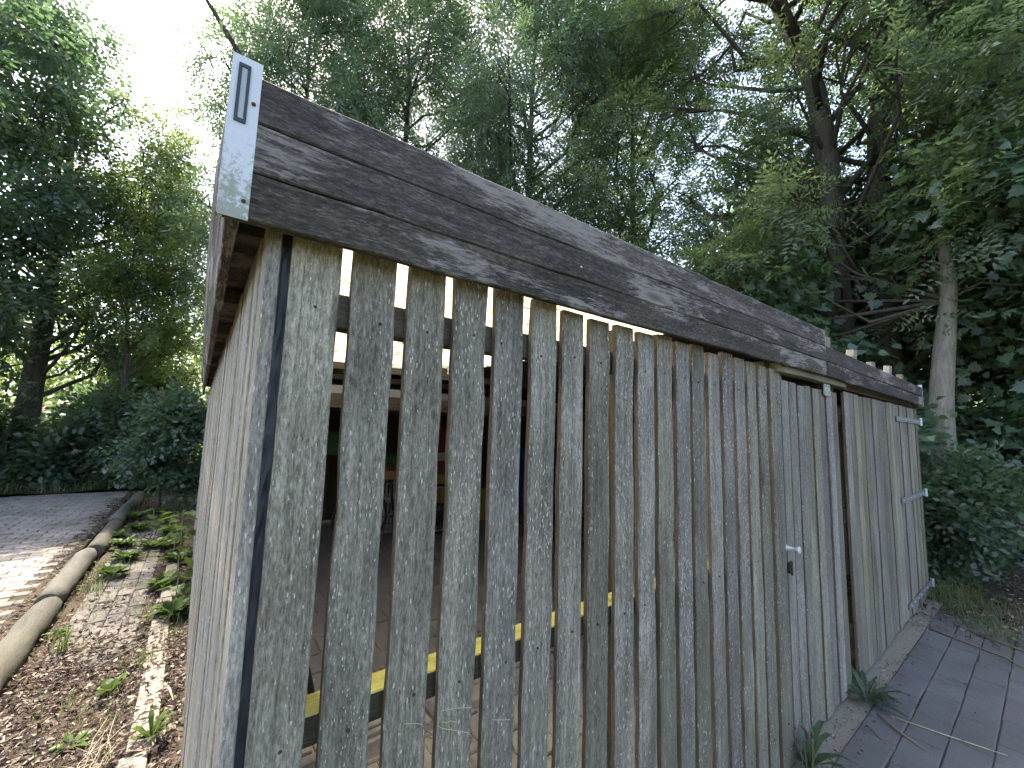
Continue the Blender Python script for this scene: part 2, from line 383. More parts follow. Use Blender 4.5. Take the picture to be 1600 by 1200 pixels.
# ------------------------------------------------------------------ ground
def grid_sheet(name, x0, x1, y0, y1, nx, ny, zf, mat):
    xs = np.linspace(x0, x1, nx); ys = np.linspace(y0, y1, ny); gx, gy = np.meshgrid(xs, ys)
    V = np.stack([gx, gy, zf(gx, gy)], -1).reshape(-1, 3)
    i = np.arange(nx - 1)[None, :] + np.arange(ny - 1)[:, None] * nx
    F = np.stack([i, i + 1, i + nx + 1, i + nx], -1).reshape(-1, 4)
    return link(name, mesh_np(name, V, F, mat, True))
g = grid_sheet('ground', -260, 260, -260, 260, 60, 60, lambda x, y: x * 0 - 0.045, 'ground'); g['kind'] = 'structure'
def lumpy(amp, base):
    ph = rng.uniform(0, 6, 12); fr = rng.uniform(1.5, 14, (12, 2)) * rng.choice([-1, 1], (12, 2))
    def f(x, y):
        z = 0 * x
        for k in range(12): z = z + np.sin(x * fr[k, 0] + y * fr[k, 1] + ph[k]) / (2 + 0.3 * k)
        return base + amp * z * 0.35
    return f
# paver pieces --------------------------------------------------------
def paver_block(L, Wd, Hh, mat, seed):
    r = np.random.default_rng(seed); c = 0.006
    V = []
    for (ins, z) in ((0, -Hh), (0, -c), (c, 0)):
        for sx, sy in ((-1, -1), (1, -1), (1, 1), (-1, 1)):
            V.append((sx * (L / 2 - ins) + r.normal(0, .0012), sy * (Wd / 2 - ins) + r.normal(0, .0012), z + r.normal(0, .0006)))
    F = [(8, 9, 10, 11)]
    for q in (0, 4):
        for k in range(4): F.append((q + k, q + (k + 1) % 4, q + 4 + (k + 1) % 4, q + 4 + k))
    me = bpy.data.meshes.new('paver'); me.from_pydata(V, [], F); me.update(); me.materials.append(M[mat]); return me
def pave(name, kindname, rects, L, Wd, mat, bed_mat, skip=None, along='x', maxparts=300, jz=0.003, zoff=0.0, near=(0, -0.8), gap=0.006, tilt=0.006):
    """running bond blocks over rects; the nearest are parts, the rest one joined part"""
    b = MB()
    for (x0, x1, y0, y1) in rects: b.box((x0, y0, -0.06), (x1, y1, zoff - 0.010))
    root = link(name, b.mesh(name, bed_mat)); root['kind'] = 'structure'
    cells = []
    for (x0, x1, y0, y1) in rects:
        if along == 'x':
            row = 0; y = y0 + Wd / 2
            while y < y1 - Wd / 2 + 1e-6:
                x = x0 + L / 2 + (L / 2 if row % 2 else 0)
                while x < x1 - L / 2 + 1e-6: cells.append((x, y, 0)); x += L + gap
                y += Wd + gap; row += 1
        else:
            row = 0; x = x0 + Wd / 2
            while x < x1 - Wd / 2 + 1e-6:
                y = y0 + L / 2 + (L / 2 if row % 2 else 0)
                while y < y1 - L / 2 + 1e-6: cells.append((x, y, math.pi / 2)); y += L + gap
                x += Wd + gap; row += 1
    if skip: cells = [c for c in cells if not skip(c[0], c[1])]
    cells.sort(key=lambda c: (c[0] - near[0]) ** 2 + (c[1] - near[1]) ** 2)
    meshes = [paver_block(L, Wd, 0.05, mat, 40 + k) for k in range(6)]
    rest = MB()
    for i, (x, y, a) in enumerate(cells):
        me = meshes[i % 6]; z = zoff + rng.normal(0, jz); tx, ty = rng.normal(0, tilt, 2); a2 = a + rng.normal(0, 0.012)
        if i < maxparts:
            o = link(kindname, me, root); o.location = (x, y, z); o.rotation_euler = (tx, ty, a2)
        else:
            mt = Matrix.Translation((x, y, z)) @ Matrix.Rotation(a2, 4, 'Z')
            rest.add([mt @ v.co for v in me.vertices], [tuple(p.vertices) for p in me.polygons])
    if rest.f:
        o = link('far_pavers', rest.mesh('far_pavers', mat), root); o['kind'] = 'stuff'
    return root
pave('forecourt_paving', 'paver', [(2.25, 5.5, -1.7205, -0.098)], 0.30, 0.145, 'paver', 'soil', along='x', near=(3.2, -.6), gap=.0025, zoff=.004, jz=.001, tilt=.0035)
pave('road_paving', 'paver', [(-7.0, -0.92, 2.0, 10.6)], 0.205, 0.10, 'paver_warm', 'soil', along='x', near=(-1.6, 3.5))
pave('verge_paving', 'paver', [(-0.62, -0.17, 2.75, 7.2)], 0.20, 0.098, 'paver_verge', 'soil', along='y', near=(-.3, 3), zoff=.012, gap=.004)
pave('shed_floor', 'paver', [(0.12, 5.6, 0.07, 5.9)], 0.21, 0.205, 'paver_in', 'sand', along='x', near=(1.2, 1.2))
b = MB().box((1.9, -0.098, -0.06), (5.65, 0.06, -0.002)); s_ = link('sandy_strip', b.mesh('sandy_strip', 'sand')); s_['kind'] = 'structure'
so = grid_sheet('soil_verge', -0.70, 0.10, 0.0, 9.5, 50, 420, lumpy(0.010, -0.012), 'soil'); so['kind'] = 'structure'
so = grid_sheet('soil_woodland_edge', 5.05, 11.0, -4.0, 3.2, 120, 120, lumpy(0.03, -0.008), 'soil'); so['kind'] = 'structure'
so = grid_sheet('verge_beyond_road', -9.0, 1.0, 10.5, 16.0, 90, 60, lumpy(0.05, 0.05), 'ground'); so['kind'] = 'structure'

# round timber kerb -----------------------------------------------------
ORD = ['nearest', 'second', 'third', 'fourth', 'fifth']
for i, (y0, y1, dx) in enumerate([(2.45, 3.93, 0.0), (3.99, 5.42, -.02), (5.50, 6.92, .02), (7.0, 8.3, .0), (8.38, 9.6, .03)]):
    n = 14; pts = []; rd = []
    for k in range(11):
        f = k / 10; pts.append((rng.normal(0, .003), rng.normal(0, .003), (y1 - y0) * f)); rd.append(0.084 * (0.84 if k in (0, 10) else 1) + rng.normal(0, .0035))
    V, F = tube(pts, rd, n, True, 0.03)
    me = bpy.data.meshes.new('kerb_log'); me.from_pydata(V, [], F); me.update(); me.materials.append(M['log'])
    for p in me.polygons: p.use_smooth = len(p.vertices) == 4
    o = link('kerb_log', me); basis(o, (-0.79 + dx, y0, 0.040), X, -Z, Y)
    tag(o, ['weathered round log kerb cut off by the picture edge, nearest of the row', 'grey round log kerb with mossy end, second of the row from the camera',
            'round log kerb overgrown with green weeds, third of the row', 'round log kerb lying in shade, fourth of the row', 'round log kerb under the shrubs, farthest of the row'][i], 'log', 'logs edging the road')
# concrete edging stones along the side wall
for i, (y0, y1) in enumerate([(0.75, 1.72), (1.735, 2.70), (2.715, 3.68), (3.695, 4.66)]):
    b = MB(); c = .006
    b.box((0, 0, -0.05), (0.10, y1 - y0, 0.030))
    me = b.mesh('edging_stone', 'stone'); o = link('edging_stone', me); o.location = (-0.135 + rng.normal(0, .006), y0, 0.0); o.rotation_euler = (0, 0, rng.normal(0, .006))
    bv = o.modifiers.new('bevel', 'BEVEL'); bv.width = 0.008; bv.segments = 2
    tag(o, ['pale concrete edging stone below the picture edge beside the side wall', 'pale sunlit concrete edging stone half under litter by the side wall',
            'concrete edging stone behind the sunlit one, covered with litter', 'farthest concrete edging stone, under the leafy seedling'][i], 'edging stone', 'edging stones along the shed')

# ------------------------------------------------------------------ the shed
shed = thing('bike_shed', 'weathered grey slatted timber bicycle shed with dark fascia and double doors', 'shed')
PITCH = 0.1147
def vis_top(): return 1.832 + rng.normal(0, 0.006)
# front slats
xs = [0.102 + PITCH * k for k in range(20)]
for k in range(19):
    x = xs[k] if k < 18 else 2.185
    w = 0.087 + rng.normal(0, .0012) if k < 18 else 0.118
    top = 1.845 if k < 5 else vis_top()
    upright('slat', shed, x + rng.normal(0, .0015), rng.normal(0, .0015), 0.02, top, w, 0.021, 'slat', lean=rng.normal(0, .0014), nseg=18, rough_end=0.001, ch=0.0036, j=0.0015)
# screws in slats (two rows)
for k in range(19):
    x = (xs[k] if k < 18 else 2.2) + 0.044
    for z in (1.70, 0.955, 0.20):
        b = MB(); xx = x + rng.normal(0, .012); zz = z + rng.normal(0, .006)
        b.tube([(xx, 0.004, zz), (xx, -0.0012, zz), (xx, -0.0018, zz)], [.0034, .0034, .0024], 8)
        link('screw', b.mesh('screw', 'rust'), shed)
for pts in ([(.450, .911), (.49, .902), (.525, .890)], [(.448, .901), (.4465, .884), (.456, .875), (.49, .858), (.523, .840)], [(.455, .889), (.465, .882), (.476, .882), (.488, .875)], [(.372, .916), (.395, .908), (.411, .900)], [(.583, .844), (.612, .833), (.634, .825)]):
    b = MB(); b.tube([(x, -0.0022, z) for x, z in pts], [.0007] * len(pts), 5); link('scratch', b.mesh('scratch', 'straw'), shed)
# corner: side boards, first one shows its edge in front
ny = int(5.9 / PITCH)
for k in range(ny):
    y = (-0.002 + PITCH * k) if k else -0.004
    L = 1.86 + rng.normal(0, .004)
    # board outer face at x=0.068, thickness to 0.089, width along Y
    ez = Vector((0, rng.normal(0, .001), 1)).normalized(); ex = Y; ey = ez.cross(ex).normalized()   # ey = -X
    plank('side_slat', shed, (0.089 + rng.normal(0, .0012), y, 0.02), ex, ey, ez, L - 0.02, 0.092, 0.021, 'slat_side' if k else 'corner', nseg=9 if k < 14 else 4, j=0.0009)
# dark membrane in the corner gap: crinkled strip
n = 60; V = []; F = []
for i in range(n + 1):
    z = 0.02 + 1.82 * i / n
    for q in range(4): V.append((0.0885 + 0.0145 * q / 3 * 1.4, 0.013 + (0.006 * rng.random() if q in (1, 2) else 0), z))
for i in range(n):
    for q in range(3): F.append((i * 4 + q, i * 4 + q + 1, i * 4 + q + 5, i * 4 + q + 4))
V2 = [(x, y + .002, z) for x, y, z in V]; o_ = len(V)
F2 = [tuple(reversed([i + o_ for i in f])) for f in F]
me = bpy.data.meshes.new('corner_membrane'); me.from_pydata(V + V2, [], F + F2); me.update(); me.materials.append(M['black_sheet']); link('corner_membrane', me, shed)
# posts and rails
for (x, y) in ((0.112, 0.026), (1.15, 0.09), (2.19, 0.026), (3.26, 0.05), (5.66, 0.03)):
    upright('post', shed, x, y, 0.0, 1.86, 0.07, 0.07, 'frame', nseg=6)
for y in (2.9, 5.85):
    for x in (0.10, 2.2, 3.9, 5.66): upright('post', shed, x, y, 0.0, 1.84, 0.07, 0.07, 'frame', nseg=4)
along_x('rail', shed, 0.183, 1.149, 0.024, 1.684, 1.684, 0.066, 0.045, 'frame')
along_x('rail', shed, 1.221, 2.188, 0.024, 1.684, 1.684, 0.066, 0.045, 'frame')
along_x('rail', shed, 0.183, 2.188, 0.024, 0.925, 0.925, 0.056, 0.065, 'mossy')
along_x('rail', shed, 0.183, 2.188, 0.024, 0.16, 0.16, 0.06, 0.045, 'frame')
for z in (1.70, 0.93, 0.17):
    plank('side_rail', shed, (0.135, 0.10, z), Z, X, Y, 5.7, 0.06, 0.045, 'frame') if z != 0.93 else plank('side_rail', shed, (0.135, 0.10, z), Z, X, Y, 5.7, 0.056, 0.045, 'frame')
# wall plate on top of side wall and stub noggins to the side fascia
plank('wall_plate', shed, (0.093, 0.03, 1.868), Z, X, Y, 5.85, 0.07, 0.06, 'frame', nseg=8)
for k in range(9):
    y = 0.16 + 0.62 * k
    plank('noggin', shed, (0.0915, y, 1.872), Y, Z, -X, 0.062, 0.05, 0.045, 'frame', nseg=2)
sf = MB().box((0.026, -0.026, 1.93), (0.16, 5.9, 1.948)); link('soffit_board', sf.mesh('soffit_board', 'fascia'), shed)
# front fascia : three boards, then two boards
zl = [1.818, 1.9015, 1.985]; zr = [1.848, 1.9345, 2.021]
hs = [0.0835, 0.0835, 0.082]; ht = [0.0865, 0.0865, 0.095]
FA = []
for k in range(3):
    ez = Vector((2.84, 0, zr[k] - zl[k])); L = ez.length; ez.normalize(); ey = -Y; ex = ey.cross(ez).normalized()
    o = plank('fascia_board', shed, (0.0, -0.030 - 0.0015 * (k == 1), zl[k]), ex, ey, ez, L, hs[k] - .002, 0.021, 'fascia', nseg=24, j=0.0011, ch=0.003)
    # widen toward the right end
    for v in o.data.vertices:
        f = v.co.z / L
        if v.co.x > hs[k] * 0.5: v.co.x += f * (ht[k] - hs[k])
zl2 = [1.848, 1.9345]; zr2 = [1.836, 1.929]
for k in range(2):
    ez = Vector((2.88, 0, zr2[k] - zl2[k])); L = ez.length; ez.normalize(); ey = -Y; ex = ey.cross(ez).normalized()
    plank('fascia_board', shed, (2.8425, -0.031, zl2[k]), ex, ey, ez, L, 0.0848 + 0.004 * k, 0.021, 'fascia', nseg=18, j=0.0012, ch=0.003)
# thin lip under the fascia (paler bottom strip)
# side fascia, leaning out towards the top, near end pulled in
for k in range(3):
    zb = 1.820 + 0.087 * k
    o = plank('side_fascia_board', shed, (0.0, -0.0285, zb), Z, X, Y, 5.95, 0.085, 0.02, 'fascia', nseg=30, j=0.0008, ch=0.002)
    for v in o.data.vertices:
        hh = (zb + v.co.x - 1.82) / 0.26; far = 0.005 - 0.036 * hh; near_ = 0.004 - 0.008 * hh
        v.co.y += far + (near_ - far) * math.exp(-v.co.z / 0.40)
# corner plate (angle) with reflector and screws
cp = link('corner_plate', None or MB().box((-0.0035, -0.0535, 0.0), (0.0365, -0.0518, 0.272)).mesh('corner_plate', 'plate'), shed)
cp.location = (-0.003, 0, 1.8145)
ml = MB().box((-0.0052, -0.0535, 0.001), (-0.0036, -0.030, 0.271)).mesh('corner_plate_flange', 'plate')
fl = link('flange', ml, cp)
bz = MB()
for lo, hi in (((0.004, -0.056, 0.158), (0.0205, -0.0537, 0.164)), ((0.004, -0.056, 0.252), (0.0205, -0.0537, 0.258)), ((0.004, -0.056, 0.1642), (0.0085, -0.0537, 0.2518)), ((0.0165, -0.056, 0.1642), (0.0205, -0.0537, 0.2518))): bz.box(lo, hi)
rf = link('reflector', bz.mesh('reflector_frame', 'black_paint'), cp)
link('reflector_lens', MB().box((0.0087, -0.0548, 0.1644), (0.0163, -0.0537, 0.2516)).mesh('reflector_lens', 'grey_plastic'), rf)
for (x, z) in ((0.0285, 0.197), (0.0285, 0.030)):
    b = MB(); b.tube([(x, -0.0538, z), (x, -0.0555, z), (x, -0.0565, z)], [.0032, .0032, .002], 8); link('screw', b.mesh('screw', 'rust'), cp)
# tiny pale screw ring on the fascia
b = MB(); b.tube([(0.80, -0.051, 1.985 - .04), (0.80, -0.0545, 1.945)], [.004, .003], 8); link('screw', b.mesh('screw', 'steel'), shed)
# end strip on the far end of the fascia
link('end_strip', MB().box((5.7235, -0.056, 1.826), (5.730, -0.02, 2.045)).mesh('end_strip', 'steel'), shed)
plank('end_fascia_board', shed, (5.722, -0.0285, 1.85), Z, X, Y, 5.9, 0.19, 0.02, 'fascia', nseg=6).location.x = 5.70
# roof: rafters and corrugated sheets
for k in range(9):
    x = 0.30 + k * 0.66; y0 = 2.32 if x < 2.6 else 0.0
    plank('rafter', shed, (x, y0, 1.935), X, Y.cross(X), Y, 5.85 - y0, 0.045, 0.06, 'frame', nseg=5).location.z = 1.99
for k, x in enumerate([3.05, 3.62, 4.15, 4.62, 5.2]):
    ez = Vector((rng.normal(0, .05), rng.normal(0, .05), 1)).normalized(); ex = X; ey = ez.cross(ex).normalized(); ex = ey.cross(ez)
    plank('rafter_stub', shed, (x, 0.0, 1.96), ex, ey, ez, 0.155 + rng.normal(0, .008), 0.07, 0.045, 'beam', nseg=3, j=.004, ch=.006, rough_end=.006)
def corrugated_across(name, x0, x1, y0, y1, z0, z1, mat, period=0.076, amp=0.009):
    ny_ = int((y1 - y0) / period * 6); xs_ = np.linspace(x0, x1, 8); ys_ = np.linspace(y0, y1, ny_)
    gx, gy = np.meshgrid(xs_, ys_); f = (gy - y0) / (y1 - y0)
    gz = z0 + (z1 - z0) * f + amp * np.sin(gy / period * 2 * np.pi) + 0.006 * np.sin(gy * 3 + gx * 4)
    V = np.stack([gx, gy, gz], -1).reshape(-1, 3)
    i = np.arange(7)[None, :] + np.arange(ny_ - 1)[:, None] * 8
    F = np.stack([i, i + 1, i + 9, i + 8], -1).reshape(-1, 4)
    return link(name, mesh_np(name, V, F, mat, True), shed)
def corrugated(name, x0, x1, y0, y1, z0, z1, mat, period=0.076, amp=0.009):
    nx = int((x1 - x0) / period * 6); xs_ = np.linspace(x0, x1, nx); ys_ = np.linspace(y0, y1, 14)
    gx, gy = np.meshgrid(xs_, ys_); f = (gy - y0) / (y1 - y0)
    gz = z0 + (z1 - z0) * f + amp * np.sin(gx / period * 2 * np.pi) + 0.004 * np.sin(gy * 3 + gx * 2)
    V = np.stack([gx, gy, gz], -1).reshape(-1, 3)
    i = np.arange(nx - 1)[None, :] + np.arange(13)[:, None] * nx
    F = np.stack([i, i + 1, i + nx + 1, i + nx], -1).reshape(-1, 4)
    return link(name, mesh_np(name, V, F, mat, True), shed)
for k in range(6):
    x0 = 0.03 + k * 0.945
    (corrugated_across if k < 2 else corrugated)('roof_sheet', x0, x0 + 0.97, 0.005, 2.85, 2.012 + .004 * (k % 2), 2.005 + .004 * (k % 2), 'roof_clear' if k < 2 else 'roof_dark')
    corrugated('back_roof_sheet', x0, x0 + 0.97, 2.80, 5.9, 2.028 + .004 * (k % 2), 2.015 + .004 * (k % 2), 'roof_dark')
for y in (2.25, 3.0, 4.0, 5.0):
    along_x('purlin', shed, 0.10, 5.68, y, 1.879, 1.879, 0.05, 0.045, 'frame', nseg=4)
along_x('tie_beam', shed, 0.14, 5.6, 2.8, 1.62, 1.62, 0.12, 0.045, 'frame', nseg=4)
# back wall and far side wall boards
for k in range(47):
    upright('back_board', shed, 0.12 + k * 0.118, 5.93, 0.02, 1.95, 0.1175, 0.02, 'frame', nseg=2)
for k in range(50):
    ez = Z; ex = Y; ey = -X
    plank('end_slat', shed, (5.752, 0.03 + k * .117, 0.02), ex, ey, ez, 1.83, 0.112, 0.021, 'slat_side', nseg=2)
along_x('light_leak_board', shed, 2.26, 5.66, 0.030, 0.0, 0.0, 0.06, 0.04, 'frame', nseg=3)  # board added behind the doors to block light leaking under them
# lintel over the doors
along_x('lintel', shed, 2.24, 3.30, -0.026, 1.812, 1.818, 0.045, 0.05, 'beam', nseg=6)
along_x('lintel', shed, 3.302, 5.70, 0.026, 1.822, 1.826, 0.06, 0.05, 'frame', nseg=6)
# edge strip of metal on the door jamb
link('jamb_strip', MB().box((2.304, -0.003, 0.02), (2.3085, 0.018, 1.80)).mesh('jamb_strip', 'dark_steel'), shed)
# small door
door = bpy.data.objects.new('door', None); COL.objects.link(door); door.parent = shed; door.location = (2.32, 0.004, 0)
for k in range(8):
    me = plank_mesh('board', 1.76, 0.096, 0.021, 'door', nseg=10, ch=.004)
    o = link('board', me, door); o.location = (0.003 + k * 0.1145, rng.normal(0, .002) + .004 * (k % 2), 0.020 + rng.normal(0, .004))
for z in (0.25, 0.95, 1.60):
    along_x('ledge', door, 0.01, 0.90, 0.024, z, z, 0.09, 0.022, 'frame', nseg=3)
# gate
gate = bpy.data.objects.new('gate', None); COL.objects.link(gate); gate.parent = shed; gate.location = (3.345, 0.0, 0)
for k in range(21):
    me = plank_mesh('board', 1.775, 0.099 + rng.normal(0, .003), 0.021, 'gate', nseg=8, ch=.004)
    o = link('board', me, gate); o.location = (0.003 + k * 0.1143, rng.normal(0, .003) + .003 * (k % 2), 0.024 + rng.normal(0, .003))
for z in (0.25, 0.95, 1.60):
    along_x('ledge', gate, 0.02, 2.38, 0.024, z, z, 0.09, 0.03, 'frame', nseg=3)
# strap hinges on the gate
for z, z2 in ((1.655, 1.652), (0.97, 0.955), (0.19, 0.10)):
    hg = link('hinge', MB().box((0, -0.007, 0), (0.98, -0.001, 0.045)).mesh('hinge', 'dark_steel'), gate)
    hg.location = (1.44, -0.003, z2); 
    for q in range(7):
        b = MB(); xx = 0.06 + q * 0.14; b.tube([(xx, -0.006, .022), (xx, -0.012, .022), (xx, -0.014, .022)], [.009, .009, .005], 8); link('bolt', b.mesh('bolt', 'steel'), hg)
    b = MB(); b.tube([(1.0, -0.012, -0.012), (1.0, -0.012, 0.065)], [.016, .016], 12); link('hinge_pin', b.mesh('hinge_pin', 'steel'), hg)
# knob, latch, plate on small door
b = MB(); b.tube([(0, 0, 0), (0, -0.003, 0), (0, -0.004, 0), (0, -0.036, 0), (0, -0.046, 0), (0, -0.054, 0), (0, -0.056, 0)], [.016, .016, .0085, .009, .016, .017, .012], 16)
kn = link('knob', b.mesh('knob', 'white_plastic', True), door); kn.location = (-0.012, -0.002, 0.962)
b = MB().box((-0.012, -0.014, 0), (0.012, -0.001, 0.05)); b.tube([(0, -0.016, -.008), (0, -0.016, .058)], [.005, .005], 8)
lt = link('latch', b.mesh('latch', 'rust'), door); lt.location = (-0.004, -0.002, 0.845)
b = MB().box((0, -0.008, 0), (0.105, -0.002, 0.075))
br = link('bracket', b.mesh('bracket', 'plate'), door); br.location = (0.62, -0.004, 1.745)
for (x, z) in ((.025, .02), (.08, .02), (.025, .055), (.08, .055), (.05, .035)):
    b = MB(); b.tube([(x, -0.0075, z), (x, -0.011, z)], [.005, .004], 8); link('bolt', b.mesh('bolt', 'dark_steel'), br)

# ------------------------------------------------------------------ things stored in the shed
def crate(label, loc, size, mat, cat='crate', bars=True, group=None):
    L, Wd, Hh = size; t = thing('crate', label, cat, loc, group); tk = .012
    link('base', MB().box((tk, tk, 0), (L - tk, Wd - tk, .02)).mesh('base', mat), t)
    for nm, lo, hi in (('rim', (0, 0, Hh - .04), (L, tk, Hh)), ('rim', (0, Wd - tk, Hh - .04), (L, Wd, Hh)), ('rim', (0, tk, Hh - .04), (tk, Wd - tk, Hh)), ('rim', (L - tk, tk, Hh - .04), (L, Wd - tk, Hh))):
        link(nm, MB().box(lo, hi).mesh(nm, mat), t)
    if bars:
        b = MB(); nb = max(4, int(L / .05))
        for i in range(nb + 1):
            x = (L - .012) * i / nb; b.box((x, .001, 0.001), (x + .012, .011, Hh - .041)); b.box((x, Wd - .011, 0.001), (x + .012, Wd - .001, Hh - .041))
        nb = max(4, int(Wd / .05))
        for i in range(1, nb):
            y = (Wd - .012) * i / nb; b.box((.001, y, 0.001), (.011, y + .012, Hh - .041)); b.box((L - .011, y, 0.001), (L - .001, y + .012, Hh - .041))
        b.box((.0125, .0125, Hh * .45), (L - .0125, .016, Hh * .45 + .02))
        link('side_bars', b.mesh('side_bars', mat), t)
    else:
        link('side', MB().box((.0005, .0005, .0005), (L - .0005, tk - .001, Hh - .0405)).mesh('side', mat), t)
        link('side', MB().box((.0005, Wd - tk + .001, .0005), (L - .0005, Wd - .0005, Hh - .0405)).mesh('side', mat), t)
        link('side', MB().box((.0005, tk, .0005), (tk - .001, Wd - tk, Hh - .0405)).mesh('side', mat), t)
        link('side', MB().box((L - tk + .001, tk, .0005), (L - .0005, Wd - tk, Hh - .0405)).mesh('side', mat), t)
    return t
# shelf that carries the green crate
sh = thing('shelf_rack', 'dark open shelf rack at the back seen between the first slats', 'shelf', (1.05, 5.0, 0))
for x in (0, .86):
    for y in (0, .42): link('leg', MB().box((x, y, 0), (x + .04, y + .04, 1.6)).mesh('leg', 'black_paint'), sh)
for z in (1.05, 1.55): link('shelf', MB().box((.041, .0, z), (.859, .46, z + .025)).mesh('shelf', 'black_paint'), sh)
crate('green plastic crate standing on the dark shelf rack', (1.12, 5.04, 1.076), (.62, .38, .29), 'green_plastic', bars=False, group='crates in the shed')
crate('pale grey slatted crate, lowest in the stack behind the second gap', (2.05, 4.75, 0.02), (.62, .42, .44), 'grey_plastic', group='crates in the shed')
crate('white slatted crate, upper one in the stack behind the second gap', (2.06, 4.76, 0.462), (.60, .40, .46), 'white_plastic', group='crates in the shed')
crate('low green tray on top of the white slatted crate', (2.06, 4.77, 0.924), (.58, .38, .14), 'green_plastic', bars=False, group='crates in the shed')
crate('black crate on the shed floor under the yellow crate', (2.78, 4.8, 0.02), (.60, .42, .32), 'black_paint', bars=False, group='crates in the shed')
crate('ochre yellow crate behind the third gap between slats', (2.78, 4.8, 0.342), (.60, .40, .42), 'yellow_plastic', bars=False, group='crates in the shed')
crate('red crate standing on the ochre yellow crate', (2.79, 4.8, 0.764), (.56, .40, .20), 'red_plastic', bars=False, group='crates in the shed')
crate('white shallow crate on the red crate', (2.80, 4.8, 0.966), (.55, .40, .12), 'white_plastic', bars=False, group='crates in the shed')
crate('small red box topmost in the coloured stack', (2.82, 4.82, 1.088), (.45, .34, .40), 'red_plastic', bars=False, group='crates in the shed')
crate('flat yellow crate on the floor beside the coloured stack', (3.60, 4.75, 0.02), (.60, .42, .42), 'yellow_plastic', bars=False, group='crates in the shed')
crate('blue crate on the floor near the far wall', (4.6, 4.6, 0.02), (.70, .45, .55), 'blue_plastic', bars=False, group='crates in the shed')
crate('blue crate stacked on the other blue crate', (4.6, 4.6, 0.572), (.70, .45, .55), 'blue_plastic', bars=False, group='crates in the shed')
ld = thing('ladder', 'pale aluminium ladder lying on the tie beam under the roof', 'ladder', (0.5, 2.86, 1.745))
for y in (0, .36): link('stile', MB().box((0, y, 0), (3.4, y + .03, .07)).mesh('stile', 'grey_plastic'), ld)
for k in range(12): link('rung', MB().box((.15 + k * .28, .03, .02), (.18 + k * .28, .36, .05)).mesh('rung', 'grey_plastic'), ld)
for k, (y, z, L_, mt, lb) in enumerate([(3.35, 1.745, 3.0, 'beam', 'long weathered board stored under the roof beside the ladder'), (3.52, 1.745, 2.6, 'frame', 'darker board stored behind the weathered one under the roof'), (3.42, 1.772, 2.8, 'white_plastic', 'pale plastic gutter lying on the stored boards')]):
    pb = link('stored_board', plank_mesh('stored_board', L_, .14, .025, mt, nseg=4)); basis(pb, (.6 + .1 * k, y, z), Y, Z, X); tag(pb, lb, 'board', 'boards stored under the roof')
along_x('tie_beam', shed, 0.14, 5.6, 3.75, 1.62, 1.62, 0.12, 0.045, 'frame', nseg=4)
# bicycle
def ring(b, c, r, tr, axis='y', n=28, k=6):
    V = []; F = []
    for i in range(n):
        a = 2 * math.pi * i / n
        for q in range(k):
            p = 2 * math.pi * q / k; rr = r + tr * math.cos(p)
            V.append((c[0] + rr * math.cos(a), c[1] + tr * math.sin(p), c[2] + rr * math.sin(a)))
    for i in range(n):
        for q in range(k): F.append((i * k + q, ((i + 1) % n) * k + q, ((i + 1) % n) * k + (q + 1) % k, i * k + (q + 1) % k))
    b.add(V, F)
bk = thing('bicycle', 'dark bicycle parked inside the shed, its wheel seen between the first two slats', 'bicycle', (1.66, 4.35, 0.02))
for dx, nm in ((0, 0), (1.05, 1)):
    b = MB(); ring(b, (dx, 0, .34), .32, .02); wh = link('wheel', b.mesh('tyre', 'black', True), bk)
    b = MB(); ring(b, (dx, 0, .34), .292, .008); link('rim', b.mesh('rim', 'steel', True), wh)
    b = MB()
    for q in range(14):
        a = 2 * math.pi * q / 14; b.tube([(dx, (-1) ** q * .02, .34), (dx + .288 * math.cos(a), 0, .34 + .288 * math.sin(a))], [.0012, .0012], 4, False)
    link('spokes', b.mesh('spokes', 'steel'), wh)
b = MB()
for p, q, r in (((0, 0, .34), (.42, 0, .30), .011), ((0, 0, .34), (.34, 0, .80), .010), ((.42, 0, .30), (.33, 0, .86), .016), ((.42, 0, .30), (.90, 0, .72), .018), ((.34, 0, .78), (.88, 0, .84), .016), ((.87, 0, .90), (.94, 0, .66), .018), ((.94, 0, .66), (1.05, 0, .34), .013), ((.87, 0, .90), (.85, 0, 1.02), .012)):
    b.tube([p, q], [r, r], 8)
link('frame', b.mesh('frame', 'black_paint', True), bk)
b = MB(); b.tube([(.72, -.28, 1.0), (.84, -.2, 1.03), (.85, 0, 1.03), (.84, .2, 1.03), (.72, .28, 1.0)], [.011] * 5, 8); link('handlebar', b.mesh('handlebar', 'steel', True), bk)
b = MB(); b.tube([(.20, 0, .90), (.30, 0, .915), (.42, 0, .90), (.48, 0, .895)], [.075, .07, .035, .02], 10); sdl = link('saddle', b.mesh('saddle', 'brown', True), bk)
b = MB(); b.tube([(.42, -.06, .30), (.42, .06, .30)], [.012, .012], 8); ring(b, (.42, -.045, .30), .085, .006, n=20, k=5); link('crank', b.mesh('crank', 'dark_steel'), bk)
b = MB(); b.tube([(.30, -.02, .32), (.22, -.16, .01)], [.009, .008], 8); link('kickstand', b.mesh('kickstand', 'black_paint'), bk)
b = MB(); b.box((-.18, -.07, .745), (.24, .07, .77)); link('carrier', b.mesh('carrier', 'dark_steel'), bk)
pl = tag(link('timber_plank', plank_mesh('timber_plank', .9, .14, .11, 'orange_wood', nseg=3)), 'short orange timber plank lying on the dark bicycle', 'plank')
basis(pl, (1.30, 4.30, 0.822), Y, -Z * -1, X * 1) if False else basis(pl, (1.45, 4.28, 0.795), Y, Z, X)
